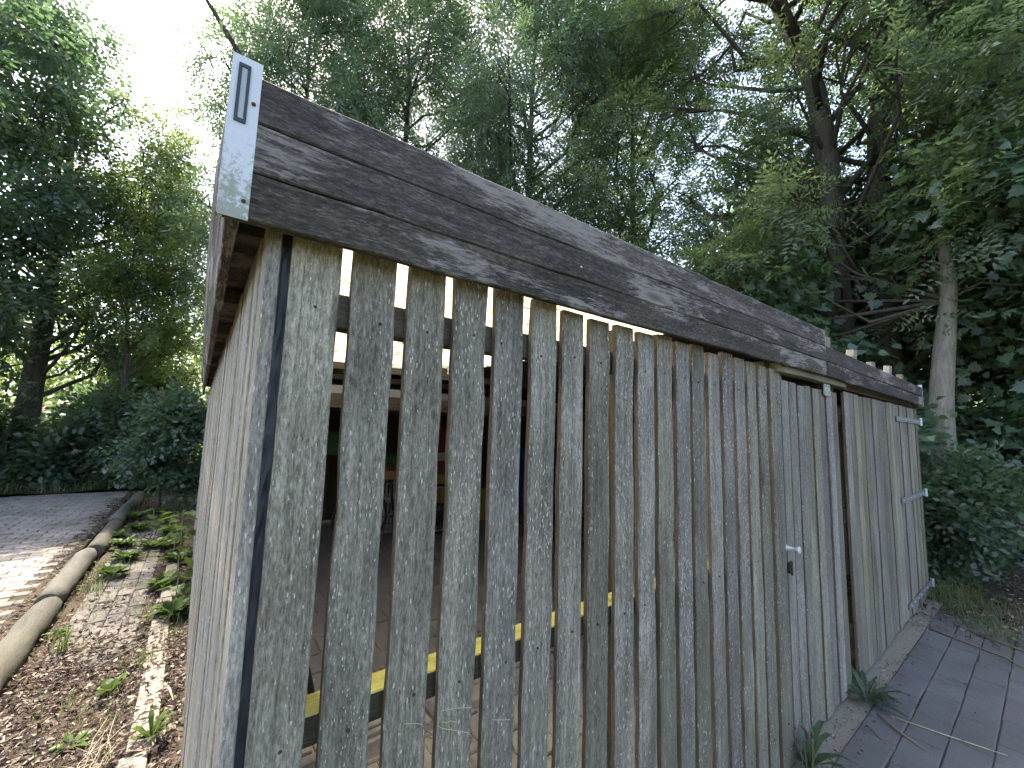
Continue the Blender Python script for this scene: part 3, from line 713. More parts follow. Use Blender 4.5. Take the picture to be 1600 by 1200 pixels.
# black bar-like scooter leg near the front
sc_ = thing('kick_scooter', 'black kick scooter lying low just inside the slats', 'scooter', (0.50, 1.25, 0.02))
b = MB(); b.tube([(-.30, 0, .10), (.35, .05, .10)], [.014, .014], 10); b.tube([(-.30, .035, .07), (.35, .085, .07)], [.014, .014], 10); link('deck_tubes', b.mesh('deck_tubes', 'black_paint', True), sc_)
b = MB(); b.tube([(.05, .02, .10), (-.06, .30, .62)], [.016, .014], 10); link('stem', b.mesh('stem', 'black_paint', True), sc_)
for dx in (-.36, .42):
    b = MB(); ring(b, (dx, .03 + .06 * (dx > 0), .075), .055, .018, n=18, k=8); link('wheel', b.mesh('wheel', 'black', True), sc_)
# ------------------------------------------------------------------ foliage
def leaf_diamond(p, d, n_, L, Wd, fold=0.25):
    """two-triangle folded leaf at p, pointing d, normal n_"""
    s = np.cross(n_, d); s /= np.linalg.norm(s) + 1e-9
    mid = p + d * L * 0.45
    return np.array([p, mid + s * Wd / 2 + n_ * fold * Wd, p + d * L, mid - s * Wd / 2 + n_ * fold * Wd]), [(0, 1, 2), (0, 2, 3)]
MAPLE = np.array([(0, 0), (.14, .20), (-.02, .42), (.26, .36), (.34, .52), (.52, .30), (.70, .32), (.68, .14), (1.0, 0), (.68, -.14), (.70, -.32), (.52, -.30), (.34, -.52), (.26, -.36), (-.02, -.42), (.14, -.20)])
def leaf_maple(p, d, n_, L):
    s = np.cross(n_, d); s /= np.linalg.norm(s) + 1e-9
    c = p + d * L * .38 - n_ * L * .05
    V = [c] + [p + d * L * a + s * L * b_ * 1.05 + n_ * L * (.10 * abs(b_) - .16 * a * a) for a, b_ in MAPLE]
    k = len(MAPLE); return np.array(V), [(0, 1 + i, 1 + (i + 1) % k) for i in range(k)]
def norm(v): return v / (np.linalg.norm(v) + 1e-9)
def spray(kind, r, size=1.0):
    V = []; T = []
    def put(a):
        v, f = a; o = sum(len(q) for q in V); V.append(v); T.extend([tuple(i + o for i in q) for q in f])
    up = np.array([0, 0, 1.])
    if kind == 'lance':
        L = .55
        for i in range(15):
            x = L * (i + .5) / 15; side = 1 if i % 2 else -1
            d = norm(np.array([.8, side * r.uniform(.35, .9), r.normal(-.15, .3)])); nn = norm(up + r.normal(0, .5, 3)); nn = norm(nn - d * nn.dot(d))
            put(leaf_diamond(np.array([x, side * .01, -.25 * x * x]), d, nn, r.uniform(.085, .14), r.uniform(.018, .028)))
    elif kind == 'pinnate':
        for st in range(3):
            base = np.array([.12 * st, 0, 0]); ax = norm(np.array([1, r.normal(0, .8), r.normal(-.15, .3)])); lat = norm(np.cross(up, ax)); L = r.uniform(.2, .3); nup = norm(np.cross(ax, lat) + r.normal(0, .25, 3))
            for i in range(4):
                for sd_ in (-1, 1):
                    d = norm(ax * .5 + lat * sd_ + r.normal(0, .15, 3)); nn = norm(nup - d * nup.dot(d))
                    put(leaf_diamond(base + ax * L * (i + .8) / 4.5, d, nn, r.uniform(.06, .085), r.uniform(.024, .032)))
            d = ax; nn = norm(nup - d * nup.dot(d)); put(leaf_diamond(base + ax * L, d, nn, .08, .03))
    elif kind == 'broad':
        L = .42
        for i in range(9):
            x = L * (i + .6) / 9; side = 1 if i % 2 else -1
            d = norm(np.array([.6, side * r.uniform(.4, 1.), r.normal(-.25, .3)])); nn = norm(up + r.normal(0, .4, 3)); nn = norm(nn - d * nn.dot(d))
            put(leaf_diamond(np.array([x, side * .02, -.2 * x * x]), d, nn, r.uniform(.075, .12), r.uniform(.055, .08), .15))
    elif kind == 'maple':
        for i in range(6):
            x = .36 * i / 6; side = 1 if i % 2 else -1
            d = norm(np.array([.55, side * r.uniform(.3, 1.), r.normal(-.35, .25)])); nn = norm(up + r.normal(0, .32, 3)); nn = norm(nn - d * nn.dot(d))
            put(leaf_maple(np.array([x, side * .06, -.02]), d, nn, r.uniform(.09, .145)))
    return np.concatenate(V) * size, np.array(T)
SPR = {k: [spray(k, np.random.default_rng(100 + i)) for i in range(7)] for k in ('lance', 'pinnate', 'broad', 'maple')}
def instance_sprays(kind, P, D, scale, r):
    """place sprays at P pointing along D (unit), sizes scale"""
    n = len(P); up = np.tile([0, 0, 1.], (n, 1)) + r.normal(0, .28, (n, 3))
    ex = D; ez = up - ex * (up * ex).sum(1, keepdims=True); ez /= np.linalg.norm(ez, axis=1, keepdims=True) + 1e-9; ey = np.cross(ez, ex)
    Vs = []; Ts = []; o = 0; var = r.integers(0, 7, n)
    for k in range(7):
        idx = np.where(var == k)[0]
        if not len(idx): continue
        v, t = SPR[kind][k]; nv = len(v); s = scale[idx][:, None, None]
        A = P[idx][:, None, :] + s * (v[None, :, 0:1] * ex[idx][:, None, :] + v[None, :, 1:2] * ey[idx][:, None, :] + v[None, :, 2:3] * ez[idx][:, None, :])
        Vs.append(A.reshape(-1, 3)); Ts.append((t[None] + (np.arange(len(idx)) * nv)[:, None, None] + o).reshape(-1, 3)); o += len(idx) * nv
    return np.concatenate(Vs), np.concatenate(Ts)

def lobes_sprays(lobes, n, r, droop=.25, shell=.55):
    """spray positions in a set of lobes (centre, radius, flatten)"""
    w = np.array([l[1] ** 2.2 for l in lobes]); w /= w.sum(); cnt = r.multinomial(n, w); P = []; D = []
    for (c, rad), k in zip(lobes, cnt):
        d = r.normal(0, 1, (k, 3)); d /= np.linalg.norm(d, axis=1, keepdims=True)
        q = rad * (shell + (1 - shell) * r.random(k) ** .6) * (1 - .35 * (r.random(k) ** 3)); 
        # ragged outline
        q = q * (1 + .28 * np.sin(5 * d[:, 0] + c[0] * 9) * np.sin(4 * d[:, 1] + c[1] * 7) + .18 * np.sin(9 * d[:, 2] + c[2] * 5))
        p = np.array(c) + d * q[:, None] * np.array([1, 1, .72]); P.append(p)
        dd = d * .7 + r.normal(0, .55, (k, 3)); dd[:, 2] -= droop; D.append(dd / np.linalg.norm(dd, axis=1, keepdims=True))
    return np.concatenate(P), np.concatenate(D)

# directions in which the twin trunks and the pale trunk stand free of leaves
CLEAR = [(76.4, 2.7, 8.3, 3.1, 8.2, .95), (80.2, 2.2, 8.8, 3.1, 8.0, .93), (83.5, 2.6, 7.4, 1.6, 2.9, .98), (-.6, .9, 9.3, 8.4, 10.2, .7), (74.0, 4.0, 9.0, 6.0, 9.5, .45), (62.0, 5.0, 30.0, 4.6, 9.0, .55), (-8.7, 2.2, 40.0, 7.0, 30.0, .9), (-12, 1.2, 13.0, .8, 3.4, .7)]
def keep_clear(P, D, base, r):
    Wp = P + np.asarray(base)[None]; dx, dy = Wp[:, 0], Wp[:, 1] + .808; az = np.degrees(np.arctan2(dx, dy)); ds = np.hypot(dx, dy); ok = np.ones(len(P), bool)
    for a, w_, dm, z0, z1, pr in CLEAR:
        hit = (np.abs(az - a) < w_ * r.uniform(.6, 1.4, len(P))) & (ds < dm) & (Wp[:, 2] > z0) & (Wp[:, 2] < z1) & (r.random(len(P)) < pr)
        ok &= ~hit
    return P[ok], D[ok]
def make_tree(name, label, base, height, r0, kind, leaf, barkm, n, crown=None, nl=22, cr=2.2, cbase=2.5, lobes=None, lobe_r=(.6, 1.1), path=None, droop=.25, sc=1.0, seed=0, group=None, cat='tree', shell=.35, twigs=7, limb_r=.3, taper=.93, low=.10, limb_bark=None):
    r = np.random.default_rng(seed); base = np.array(base, float)
    t = thing(name, label, cat, tuple(base), group)
    if path is None:
        path = [(0, 0, -.1)]; off = np.zeros(2)
        for i in range(1, 9): off = off + r.normal(0, .05 * height / 10, 2); path.append((off[0], off[1], height * .9 * i / 8))
    path = np.array(path, float); hts = path[:, 2]
    def at(z):
        return np.array([np.interp(z, hts, path[:, 0]), np.interp(z, hts, path[:, 1]), z])
    if lobes is None:
        lobes = []
        for i in range(nl):
            f = (i + .5) / nl; z = cbase + (height - cbase) * f ** .9
            env = cr * math.sqrt(max(.05, 1 - ((f - .42) / .62) ** 2)); a = i * 2.4 + r.uniform(-.5, .5); q = env * r.uniform(.35, .95)
            c = at(z) + np.array([q * math.cos(a), q * math.sin(a), r.normal(0, .15)]); lobes.append((tuple(c), r.uniform(*lobe_r)))
    mb = MB(); rads = [max(.012, r0 * (1 - taper * (z / max(hts[-1], .1)) ** .9)) for z in np.clip(hts, 0, None)]
    rads[0] = r0 * 1.25
    # smooth the trunk path
    zz = np.linspace(hts[0], hts[-1], 15); mb.tube([tuple(at(z)) for z in zz], list(np.interp(zz, hts, rads) * (1 + r.normal(0, .03, 15))), 10)
    trunk_mb = mb
    if limb_bark: mb = MB()
    for i, (c, rad) in enumerate(lobes):
        c = np.array(c); a0 = at(min(max(c[2] - np.linalg.norm((c - at(c[2]))[:2]) * r.uniform(.45, .9) - .2, hts[-1] * low), hts[-1] * .97))
        L = np.linalg.norm(c - a0); rl = min(np.interp(a0[2], hts, rads) * .62, .018 + limb_r * .10 * L * .5)
        mid1 = a0 + (c - a0) * .35 + r.normal(0, .07 * L, 3); mid2 = a0 + (c - a0) * .7 + r.normal(0, .06 * L, 3) + np.array([0, 0, .05 * L])
        mb.tube([tuple(a0), tuple(mid1), tuple(mid2), tuple(c)], [rl, rl * .72, rl * .48, rl * .25], 6)
        for q in range(twigs):
            d = r.normal(0, 1, 3); d = norm(d) * rad * r.uniform(.5, .95); s0 = mid2 + (c - mid2) * r.random(); e = c + d * np.array([1, 1, .75]); mm_ = (s0 + e) / 2 + r.normal(0, .06, 3)
            mb.tube([tuple(s0), tuple(mm_), tuple(e)], [rl * .34 + .003, rl * .2 + .003, .003], 4, False)
    link('trunk', trunk_mb.mesh('trunk', barkm, True), t)
    if limb_bark: link('branches', mb.mesh('branches', limb_bark, True), t)
    P, D = lobes_sprays(lobes, n, r, droop, shell)
    P, D = keep_clear(P, D, base, r)
    V, T = instance_sprays(kind, P, D, sc * r.uniform(.75, 1.25, len(P)), r)
    cw = link('crown', mesh_np('crown', V, T, leaf), t)
    return t

def polar(az, dist): return (dist * math.sin(R(az)), -0.808 + dist * math.cos(R(az)), 0)
# trees on the left, beyond the road
make_tree('maple_tree', 'tall dark maple with thick trunk beyond the road at the left edge', polar(-12.6, 13.3), 10.3, .24, 'broad', 'leaf_dark', 'bark_dark', 4000, nl=56, cr=2.4, cbase=2.9, lobe_r=(.3, .65), seed=1, group='trees around the shed', sc=1.0)
make_tree('maple_tree', 'dark broadleaf tree half cut off by the left picture edge', polar(-19.5, 12.0), 9.0, .18, 'broad', 'leaf_dark', 'bark_dark', 2200, nl=30, cr=2.2, cbase=2.2, lobe_r=(.35, .75), seed=2, group='trees around the shed', sc=1.15)
make_tree('ash_sapling', 'slender young ash with feathery bright leaves left of the shed corner', polar(-6.8, 12.2), 8.3, .07, 'pinnate', 'leaf_fresh', 'bark_dark', 1150, nl=30, cr=1.2, cbase=2.6, lobe_r=(.25, .5), seed=3, group='trees around the shed', sc=1.2)
make_tree('ash_sapling', 'thin young ash with yellow green leaves touching the shed outline', polar(-3.9, 14.5), 7.6, .07, 'pinnate', 'leaf_fresh', 'bark_dark', 1300, nl=30, cr=1.35, cbase=1.6, lobe_r=(.3, .6), seed=4, group='trees around the shed', sc=1.3)
# willows behind the shed
wt = make_tree('willow_tree', 'airy willow behind the metal corner plate of the shed', polar(7.5, 11.0), 13.6, .17, 'lance', 'leaf_willow', 'bark_dark', 6400, nl=62, cr=2.05, cbase=3.0, lobe_r=(.4, .75), seed=5, group='trees around the shed', droop=.5, sc=1.15)
b = MB(); b.tube([(1.35, 10.0, 6.6), (.75, 9.2, 7.9), (.07, 8.69, 8.78), (-.28, 8.69, 9.25), (-.64, 8.67, 9.7), (-1.2, 8.6, 10.5)], [.085, .07, .055, .045, .035, .015], 7)
lm = link('limb', b.mesh('limb', 'bark_dark', True), wt); lm.location = -wt.location
make_tree('willow_tree', 'dense green willow rising above the near half of the fascia', polar(21, 10.5), 15.2, .2, 'lance', 'leaf_willow', 'bark_dark', 7800, nl=72, cr=2.5, cbase=2.6, lobe_r=(.45, .85), seed=6, group='trees around the shed', droop=.35, sc=1.2)
make_tree('willow_tree', 'dense willow with visible dark stem above the middle of the fascia', polar(39, 10.0), 15.0, .2, 'lance', 'leaf_willow', 'bark_dark', 7600, nl=72, cr=2.5, cbase=2.6, lobe_r=(.45, .85), seed=7, group='trees around the shed', droop=.35, sc=1.2)
make_tree('ash_tree', 'open ash with thin branches and sky gaps above the far half of the fascia', polar(55, 10.5), 13.5, .16, 'pinnate', 'leaf_ash', 'bark_dark', 4200, nl=54, cr=2.4, cbase=2.4, lobe_r=(.35, .7), seed=8, group='trees around the shed', sc=1.25)
# twin dark trunks
make_tree('ash_tree', 'big ash with thick dark trunk and limb bending over the shed', (8.15, 1.15, 0), 13.5, .27, 'pinnate', 'leaf_ash', 'bark_dark', 3700, nl=56, cr=2.9, cbase=3.6, lobe_r=(.4, .75), seed=9, group='trees around the shed', sc=1.2,
          path=[(0, 0, -.1), (0, 0, 1.5), (-.02, .02, 3), (-.03, .03, 4.5), (-.04, .04, 6.0), (-.08, .08, 7.0), (-.15, .2, 8.0), (-.3, .5, 9.0), (-.4, .75, 10.5)], taper=.6)
make_tree('ash_tree', 'second dark straight trunk close behind the big ash', (8.65, .72, 0), 13.5, .23, 'pinnate', 'leaf_ash', 'bark_dark', 3500, nl=54, cr=2.8, cbase=3.8, lobe_r=(.4, .75), seed=10, group='trees around the shed', sc=1.2,
          path=[(0, 0, -.1), (0, 0, 2), (.02, .0, 4), (.05, -.03, 5.5), (.1, -.1, 7), (.25, -.35, 8.5), (.4, -.6, 10.5)], taper=.6)
# pale trunk maple, low drooping foliage
lob = []
rr_ = np.random.default_rng(77)
for (x, y, z, r_) in [(-.9, 2.2, 2.6, .8), (-.5, 1.5, 3.0, .9), (-1.1, 1.6, 3.5, .8), (-.2, 2.4, 3.6, .9), (-.6, .9, 3.9, .8), (.3, 1.2, 2.9, .8), (.5, .3, 4.4, 1.0), (.4, -.8, 4.2, 1.0), (.3, -1.2, 3.3, .8), (.9, -.4, 3.3, .9), (.8, .8, 5.0, 1.0), (-.2, -.6, 5.2, .9), (1.3, .2, 5.6, 1.0), (.2, .5, 6.2, .9), (1.0, -1.2, 5.4, 1.0), (1.2, 1.6, 4.1, 1.0), (-.1, 1.9, 4.7, .9), (1.5, -1.0, 2.6, .8), (1.4, .6, 2.5, .8), (.9, 1.9, 2.4, .8), (-.3, 3.0, 2.2, .7)]:
    lob.append(((x + .3, y, min(z, 4.9)), r_ * .9))
make_tree('maple_tree', 'maple with pale bare trunk and low drooping leaves by the far end of the shed', (7.5, .06, 0), 7.0, .19, 'maple', 'leaf_maple', 'bark_pale', 3400, lobes=lob, seed=12, group='trees around the shed', sc=1.15, droop=.35, limb_r=.07,
          path=[(0, 0, -.1), (0, 0, 1.0), (.02, -.03, 1.9), (.06, -.13, 2.9), (.10, -.2, 3.6), (.16, -.15, 4.4)], shell=.2, taper=.7, low=.75, limb_bark='bark_dark')
make_tree('ash_tree', 'leafy ash with hanging seed bunches at the upper right picture edge', polar(91, 8.6), 10.5, .16, 'pinnate', 'leaf_ash', 'bark_dark', 2900, nl=50, cr=2.4, cbase=2.8, lobe_r=(.35, .7), seed=13, group='trees around the shed', sc=1.2)
make_tree('forked_tree', 'small tree with pale forked stem behind the pale trunked maple', polar(84.0, 10.4), 6.5, .10, 'broad', 'leaf_dark', 'bark_pale', 2600, nl=20, cr=2.0, cbase=2.4, lobe_r=(.6, 1.0), seed=14, group='trees around the shed', sc=1.3)
make_tree('maple_tree', 'dark maple filling the gap between the ash trunks and the shed roof', polar(70, 11.5), 7.5, .15, 'maple', 'leaf_maple', 'bark_dark', 1900, nl=22, cr=2.4, cbase=1.2, lobe_r=(.6, 1.1), seed=15, group='trees around the shed', sc=1.3)

# shrubs
def shrub(label, base, h, w, kind, leaf, n, seed, sc=1.0, name='shrub'):
    r = np.random.default_rng(seed); lobes = []
    for i in range(max(5, int(7 * w))):
        a = r.uniform(0, 6.28); q = w * math.sqrt(r.random()) * .75; z = h * r.uniform(.22, .85); lobes.append(((q * math.cos(a), q * math.sin(a), z), r.uniform(.28, .5) * min(1.2, max(.6, h * .5))))
    make_tree(name, label, base, h, .03, kind, leaf, 'bark_dark', n, lobes=lobes, seed=seed, group='shrubs under the trees', cat='shrub', sc=sc, twigs=3, limb_r=.08, shell=.2,
              path=[(0, 0, -.05), (0, 0, h * .25), (.02, .02, h * .5), (0, .05, h * .75)])
shrub('sunlit leafy shrub against the back of the side wall', (-0.42, 8.3, 0), 1.9, .55, 'broad', 'leaf_dark', 1000, 21, .85)
shrub('spreading shrub in shade behind the log kerb', (-0.75, 10.9, 0), 2.1, .9, 'broad', 'leaf_dark', 900, 22, 1.2)
shrub('dark bush beyond the road in front of the thick trunk', (-2.0, 12.0, 0), 1.6, 1.1, 'broad', 'leaf_dark', 1000, 23, 1.3)
shrub('low bush beyond the road at the left picture edge', (-3.8, 11.8, 0), 1.7, 1.1, 'broad', 'leaf_dark', 1000, 24, 1.3)
shrub('tall undergrowth bush between the thick trunk and the saplings', (-1.5, 14.2, 0), 3.0, 1.2, 'broad', 'leaf_dark', 1500, 25, 1.4)
shrub('pale green bush right beside the gate hinges', (6.75, -0.02, 0), 1.75, .55, 'broad', 'leaf_dark', 1300, 26, .7)
shrub('dark bush behind the gate end under the pale trunk', (7.2, 0.75, 0), 2.2, .8, 'maple', 'leaf_maple', 600, 27, .85)
shrub('dark maple bush at the right picture edge', (9.8, -1.3, 0), 2.7, .9, 'maple', 'leaf_maple', 620, 28, 1.0)
shrub('deep green bush between the gate and the right picture edge', (8.6, -0.25, 0), 2.2, .9, 'broad', 'leaf_dark', 1500, 29, .85)
shrub('shrub standing in deep shade behind the right hand bushes', (9.4, 0.3, 0), 3.0, 1.2, 'maple', 'leaf_maple', 700, 30, 1.2)
shrub('dark shrub far right behind the maple bush', (11.2, -1.2, 0), 3.2, 1.2, 'broad', 'leaf_dark', 1100, 31, 1.3)

# far wood that reads as one mass
r = np.random.default_rng(55); n = 9000
az = r.uniform(-42, 112, n); dist = r.uniform(16.5, 25, n); hmax = 5.4 + 1.3 * np.sin(az * .21) + .9 * np.sin(az * .53 + 1)
hmax = hmax * np.where((az > 20), 1.15, 1.0)
zz = hmax * r.random(n) ** .85 * (1 + .2 * np.sin(dist * 3))
P = np.stack([dist * np.sin(np.radians(az)), -.808 + dist * np.cos(np.radians(az)), zz], -1)
D = r.normal(0, 1, (n, 3)); D[:, 2] -= .3; D /= np.linalg.norm(D, axis=1, keepdims=True)
V, T = instance_sprays('broad', P, D, r.uniform(1.6, 2.6, n), r)
fw = link('far_woods', mesh_np('far_woods', V, T, 'leaf_fresh')); tag(fw, 'dense far wood filling the view behind the trees', 'woods', kind='stuff')

# ------------------------------------------------------------------ litter, grass, weeds
def chips(name, label, P, smin, smax, mat, cat, r, flat=.25):
    n = len(P); d = r.normal(0, 1, (n, 3)); d[:, 2] *= flat; d /= np.linalg.norm(d, axis=1, keepdims=True)
    up = np.tile([0, 0, 1.], (n, 1)) + r.normal(0, flat * 1.4, (n, 3)); ez = up - d * (up * d).sum(1, keepdims=True); ez /= np.linalg.norm(ez, axis=1, keepdims=True); ey = np.cross(ez, d)
    L = r.uniform(smin, smax, n)[:, None]; Wd = L * (.10 + .5 * r.random(n) ** 2)[:, None]
    V = np.stack([P - d * L / 2, P + ey * Wd / 2 + ez * Wd * .25, P + d * L / 2, P - ey * Wd / 2 + ez * Wd * .2], 1).reshape(-1, 3)
    T = (np.array([(0, 1, 2), (0, 2, 3)])[None] + (np.arange(n) * 4)[:, None, None]).reshape(-1, 3)
    o = link(name, mesh_np(name, V, T, mat)); return tag(o, label, cat, kind='stuff')
r = np.random.default_rng(91)
def scatter(n, x0, x1, y0, y1, dens=None, z=.004):
    P = np.stack([r.uniform(x0, x1, n), r.uniform(y0, y1, n), z + r.random(n) * .012], -1)
    if dens is not None: P = P[r.random(n) < dens(P[:, 0], P[:, 1])]
    return P
pn = lambda x, y, s=1.0: .5 + .28 * np.sin(x * 9 * s + 2.3 * np.sin(y * 3.1 * s)) + .28 * np.sin(y * 5.3 * s + 1.7 * np.sin(x * 7 * s))
A = scatter(34000, -.72, .06, .9, 4.6, lambda x, y: np.clip(1.0 - 1.1 * (y - 2.55) + .5 * pn(x, y), .10, 1) * np.clip(pn(x, y) + .25, 0.1, 1))
B = scatter(9000, -.72, .06, 2.6, 9, lambda x, y: np.clip(pn(x, y), 0, 1))
C_ = scatter(6000, -1.22, -.90, 2.2, 9.5, lambda x, y: np.exp(-((x + .93) / .14) ** 2) * (.4 + pn(x, y)))
chips('leaf_litter', 'brown dry leaf litter and wood chips over the verge beside the shed', np.concatenate([A, B, C_, scatter(1300, -.15, -.02, .9, 3.6, lambda x, y: .3 + .6 * pn(x, y), .036)]), .010, .055, 'litter', 'litter', r)
A = scatter(30000, 4.75, 9.5, -3.5, 2.0, lambda x, y: np.clip((x - 4.6) * 1.6, 0, 1) * (.5 + .5 * pn(x, y)), .012)
chips('woodland_litter', 'dry leaves and twigs on the soil under the right hand bushes', A, .02, .07, 'litter', 'litter', r)
A = scatter(1100, 2.1, 4.9, -.16, -.02, lambda x, y: .35 + .6 * pn(x, y, .6)); B = scatter(260, 2.3, 4.9, -1.6, -.1)
chips('crumbs_on_paving', 'straw crumbs and dry bits along the foot of the doors', np.concatenate([A, B]), .006, .024, 'litter', 'litter', r)
A = scatter(900, .2, 3.5, .1, 2.2, lambda x, y: .2 + .5 * pn(x, y)); chips('litter_in_shed', 'dry leaves blown onto the shed floor behind the slats', A, .01, .05, 'litter', 'litter', r)

def blades(P, hmin, hmax, w, lean, r):
    n = len(P); a = r.uniform(0, 6.283, n); h = r.uniform(hmin, hmax, n); ln = h * r.uniform(.2, 1, n) * lean
    dx, dy = np.cos(a), np.sin(a); V = []
    for f, ww in ((0, 1.0), (.5, .8), (1, .08)):
        cx = P[:, 0] + dx * ln * f * f; cy_ = P[:, 1] + dy * ln * f * f; cz = P[:, 2] + h * (f - .25 * f * f * lean)
        V.append(np.stack([cx - dy * w * ww / 2, cy_ + dx * w * ww / 2, cz], -1)); V.append(np.stack([cx + dy * w * ww / 2, cy_ - dx * w * ww / 2, cz], -1))
    V = np.stack(V, 1).reshape(-1, 3)
    F = (np.array([(0, 1, 3, 2), (2, 3, 5, 4)])[None] + (np.arange(n) * 6)[:, None, None]).reshape(-1, 4)
    return V, F
A = scatter(5200, -.7, .05, 1.0, 9, lambda x, y: np.clip(pn(x * .8, y * .8) - .40, 0, .6), 0); B = scatter(2200, 4.7, 8, -1.6, .3, lambda x, y: np.clip(pn(x * .5, y * .5) * np.clip(7 - x, .2, 1), 0, 1), 0)
C_ = scatter(3000, -8, -.5, 10.3, 12.5, lambda x, y: .5 + .4 * pn(x, y), .06)
V1, F1 = blades(np.concatenate([A, B]), .04, .14, .004, .9, r); V2, F2 = blades(C_, .08, .3, .008, .8, r)
o = link('grass', mesh_np('grass', np.concatenate([V1, V2]), np.concatenate([F1, F2 + len(V1)]), 'grass')); tag(o, 'thin grass growing through litter and along the verge', 'grass', kind='stuff')

def rosette(name, label, loc, nleaf, L, Wd, mat, seed, up=.5, group='weeds around the shed'):
    r = np.random.default_rng(seed); V = []; F = []
    for i in range(nleaf):
        a = i * 2.4 + r.uniform(-.3, .3); l = L * r.uniform(.6, 1.1); w_ = Wd * r.uniform(.7, 1.1); u = up * r.uniform(.5, 1.3)
        d = np.array([math.cos(a), math.sin(a), 0]); s = np.array([-d[1], d[0], 0]); o = len(V)
        for f, ww in ((0, .12), (.25, .6), (.55, 1), (.8, .75), (1, .06)):
            c = d * l * f * (1 - .25 * u) + np.array([0, 0, l * u * (f - .55 * f * f)])
            V += [tuple(c - s * w_ * ww / 2 + np.array([0, 0, .12 * w_ * ww])), tuple(c), tuple(c + s * w_ * ww / 2 + np.array([0, 0, .12 * w_ * ww]))]
        for q in range(4):
            for k in range(2): F.append((o + q * 3 + k, o + q * 3 + k + 1, o + q * 3 + k + 4, o + q * 3 + k + 3))
    me = bpy.data.meshes.new(name); me.from_pydata(V, [], F); me.update(); me.materials.append(M[mat])
    o = link(name, me); o.location = loc; return tag(o, label, 'weed', group)
def tuft(label, loc, n, h, seed, spread=.04, lean=.8, mat='grass', w=.004):
    r = np.random.default_rng(seed); P = np.stack([r.normal(0, spread, n), r.normal(0, spread, n), np.zeros(n)], -1)
    V, F = blades(P, h * .5, h, w, lean, r); o = link('grass_tuft', mesh_np('grass_tuft', V, F, mat)); o.location = loc
    return tag(o, label, 'grass tuft', 'grass tufts')
rosette('broadleaf_weed', 'small broad leaved weed on the litter beside the edging stone', (-0.25, 2.38, .005), 8, .10, .06, 'leaf_weed', 1, 1.3)
rosette('broadleaf_weed', 'bright green weed growing in front of the edging stone at the picture bottom', (-0.05, 1.80, .02), 14, .13, .025, 'leaf_weed', 2, 1.4)
rosette('broadleaf_weed', 'flat weed low in the litter left of the edging stone', (-0.33, 1.98, .005), 9, .09, .035, 'leaf_weed', 3, .5)
rosette('broadleaf_weed', 'small weed at the foot of the nearest log', (-0.64, 3.35, .005), 12, .09, .035, 'leaf_weed', 4, .9)
rosette('dock_weed', 'leafy weed at the foot of the slats beside the small door', (2.33, -0.045, 0), 22, .20, .035, 'leaf_dark', 5, 1.5)
rosette('dock_weed', 'dark weed clump growing under the gap between door and gate', (3.20, -0.06, 0), 26, .24, .026, 'leaf_dark', 6, .7)
tuft('pale grass tuft standing beside the second log', (-0.56, 3.05, 0), 26, .26, 1, .02, .5, w=.006)
tuft('thin grass tuft at the foot of the side wall', (-0.02, 2.9, 0), 30, .14, 2)
tuft('grass tuft leaning over the clump under the gate gap', (3.26, -0.10, 0), 40, .16, 3, .03, 1.4)
tuft('grass tuft at the foot of the gate end', (5.85, -0.18, 0), 120, .26, 4, .10, 1.2)
tuft('grass tuft spreading onto the paving edge', (5.1, -0.42, 0), 120, .2, 5, .12, 1.6)
tuft('grass tuft by the right picture edge on the paving border', (4.95, -0.75, 0), 90, .18, 6, .12, 1.6)
tuft('dry grass strands at the bottom left corner', (-0.20, 1.75, 0), 30, .16, 7, .05, 1.3, 'straw', .003)
tuft('long grass clump against the lowest gate hinge', (5.75, -0.12, 0), 160, .34, 8, .10, 1.3)
tuft('straggly grass clump where the paving meets the soil', (5.45, -0.30, 0), 160, .26, 9, .14, 1.5)
tuft('sparse grass clump on the litter beyond the paving', (5.9, -0.75, 0), 120, .28, 10, .16, 1.4)
tuft('grass clump between the paver patch and the second log', (-0.58, 4.2, 0), 60, .22, 11, .05, 1.0)
tuft('grass blades sprouting along the edging stone', (-0.15, 2.62, 0), 50, .16, 12, .05, 1.0)
# plantain seed heads by the slats
r = np.random.default_rng(5)
pt = thing('plantain', 'flowering plantain stalks in front of the slats beside the small door', 'weed', (2.27, -0.06, 0), 'weeds around the shed')
for i in range(6):
    x, y = r.normal(0, .05), r.normal(0, .015) - .01; h = r.uniform(.10, .24); ex_ = x + r.normal(0, .02)
    b = MB(); b.tube([(x * .4, y * .4, 0), (x * .8, y, h * .6), (ex_, y, h)], [.0015, .0013, .001], 5); link('stalk', b.mesh('stalk', 'twig'), pt)
    b = MB(); b.tube([(ex_, y, h - .002), (ex_, y, h + .004), (ex_, y, h + .014), (ex_, y, h + .018)], [.002, .006, .0055, .001], 7); link('seed_head', b.mesh('seed_head', 'brown', True), pt)
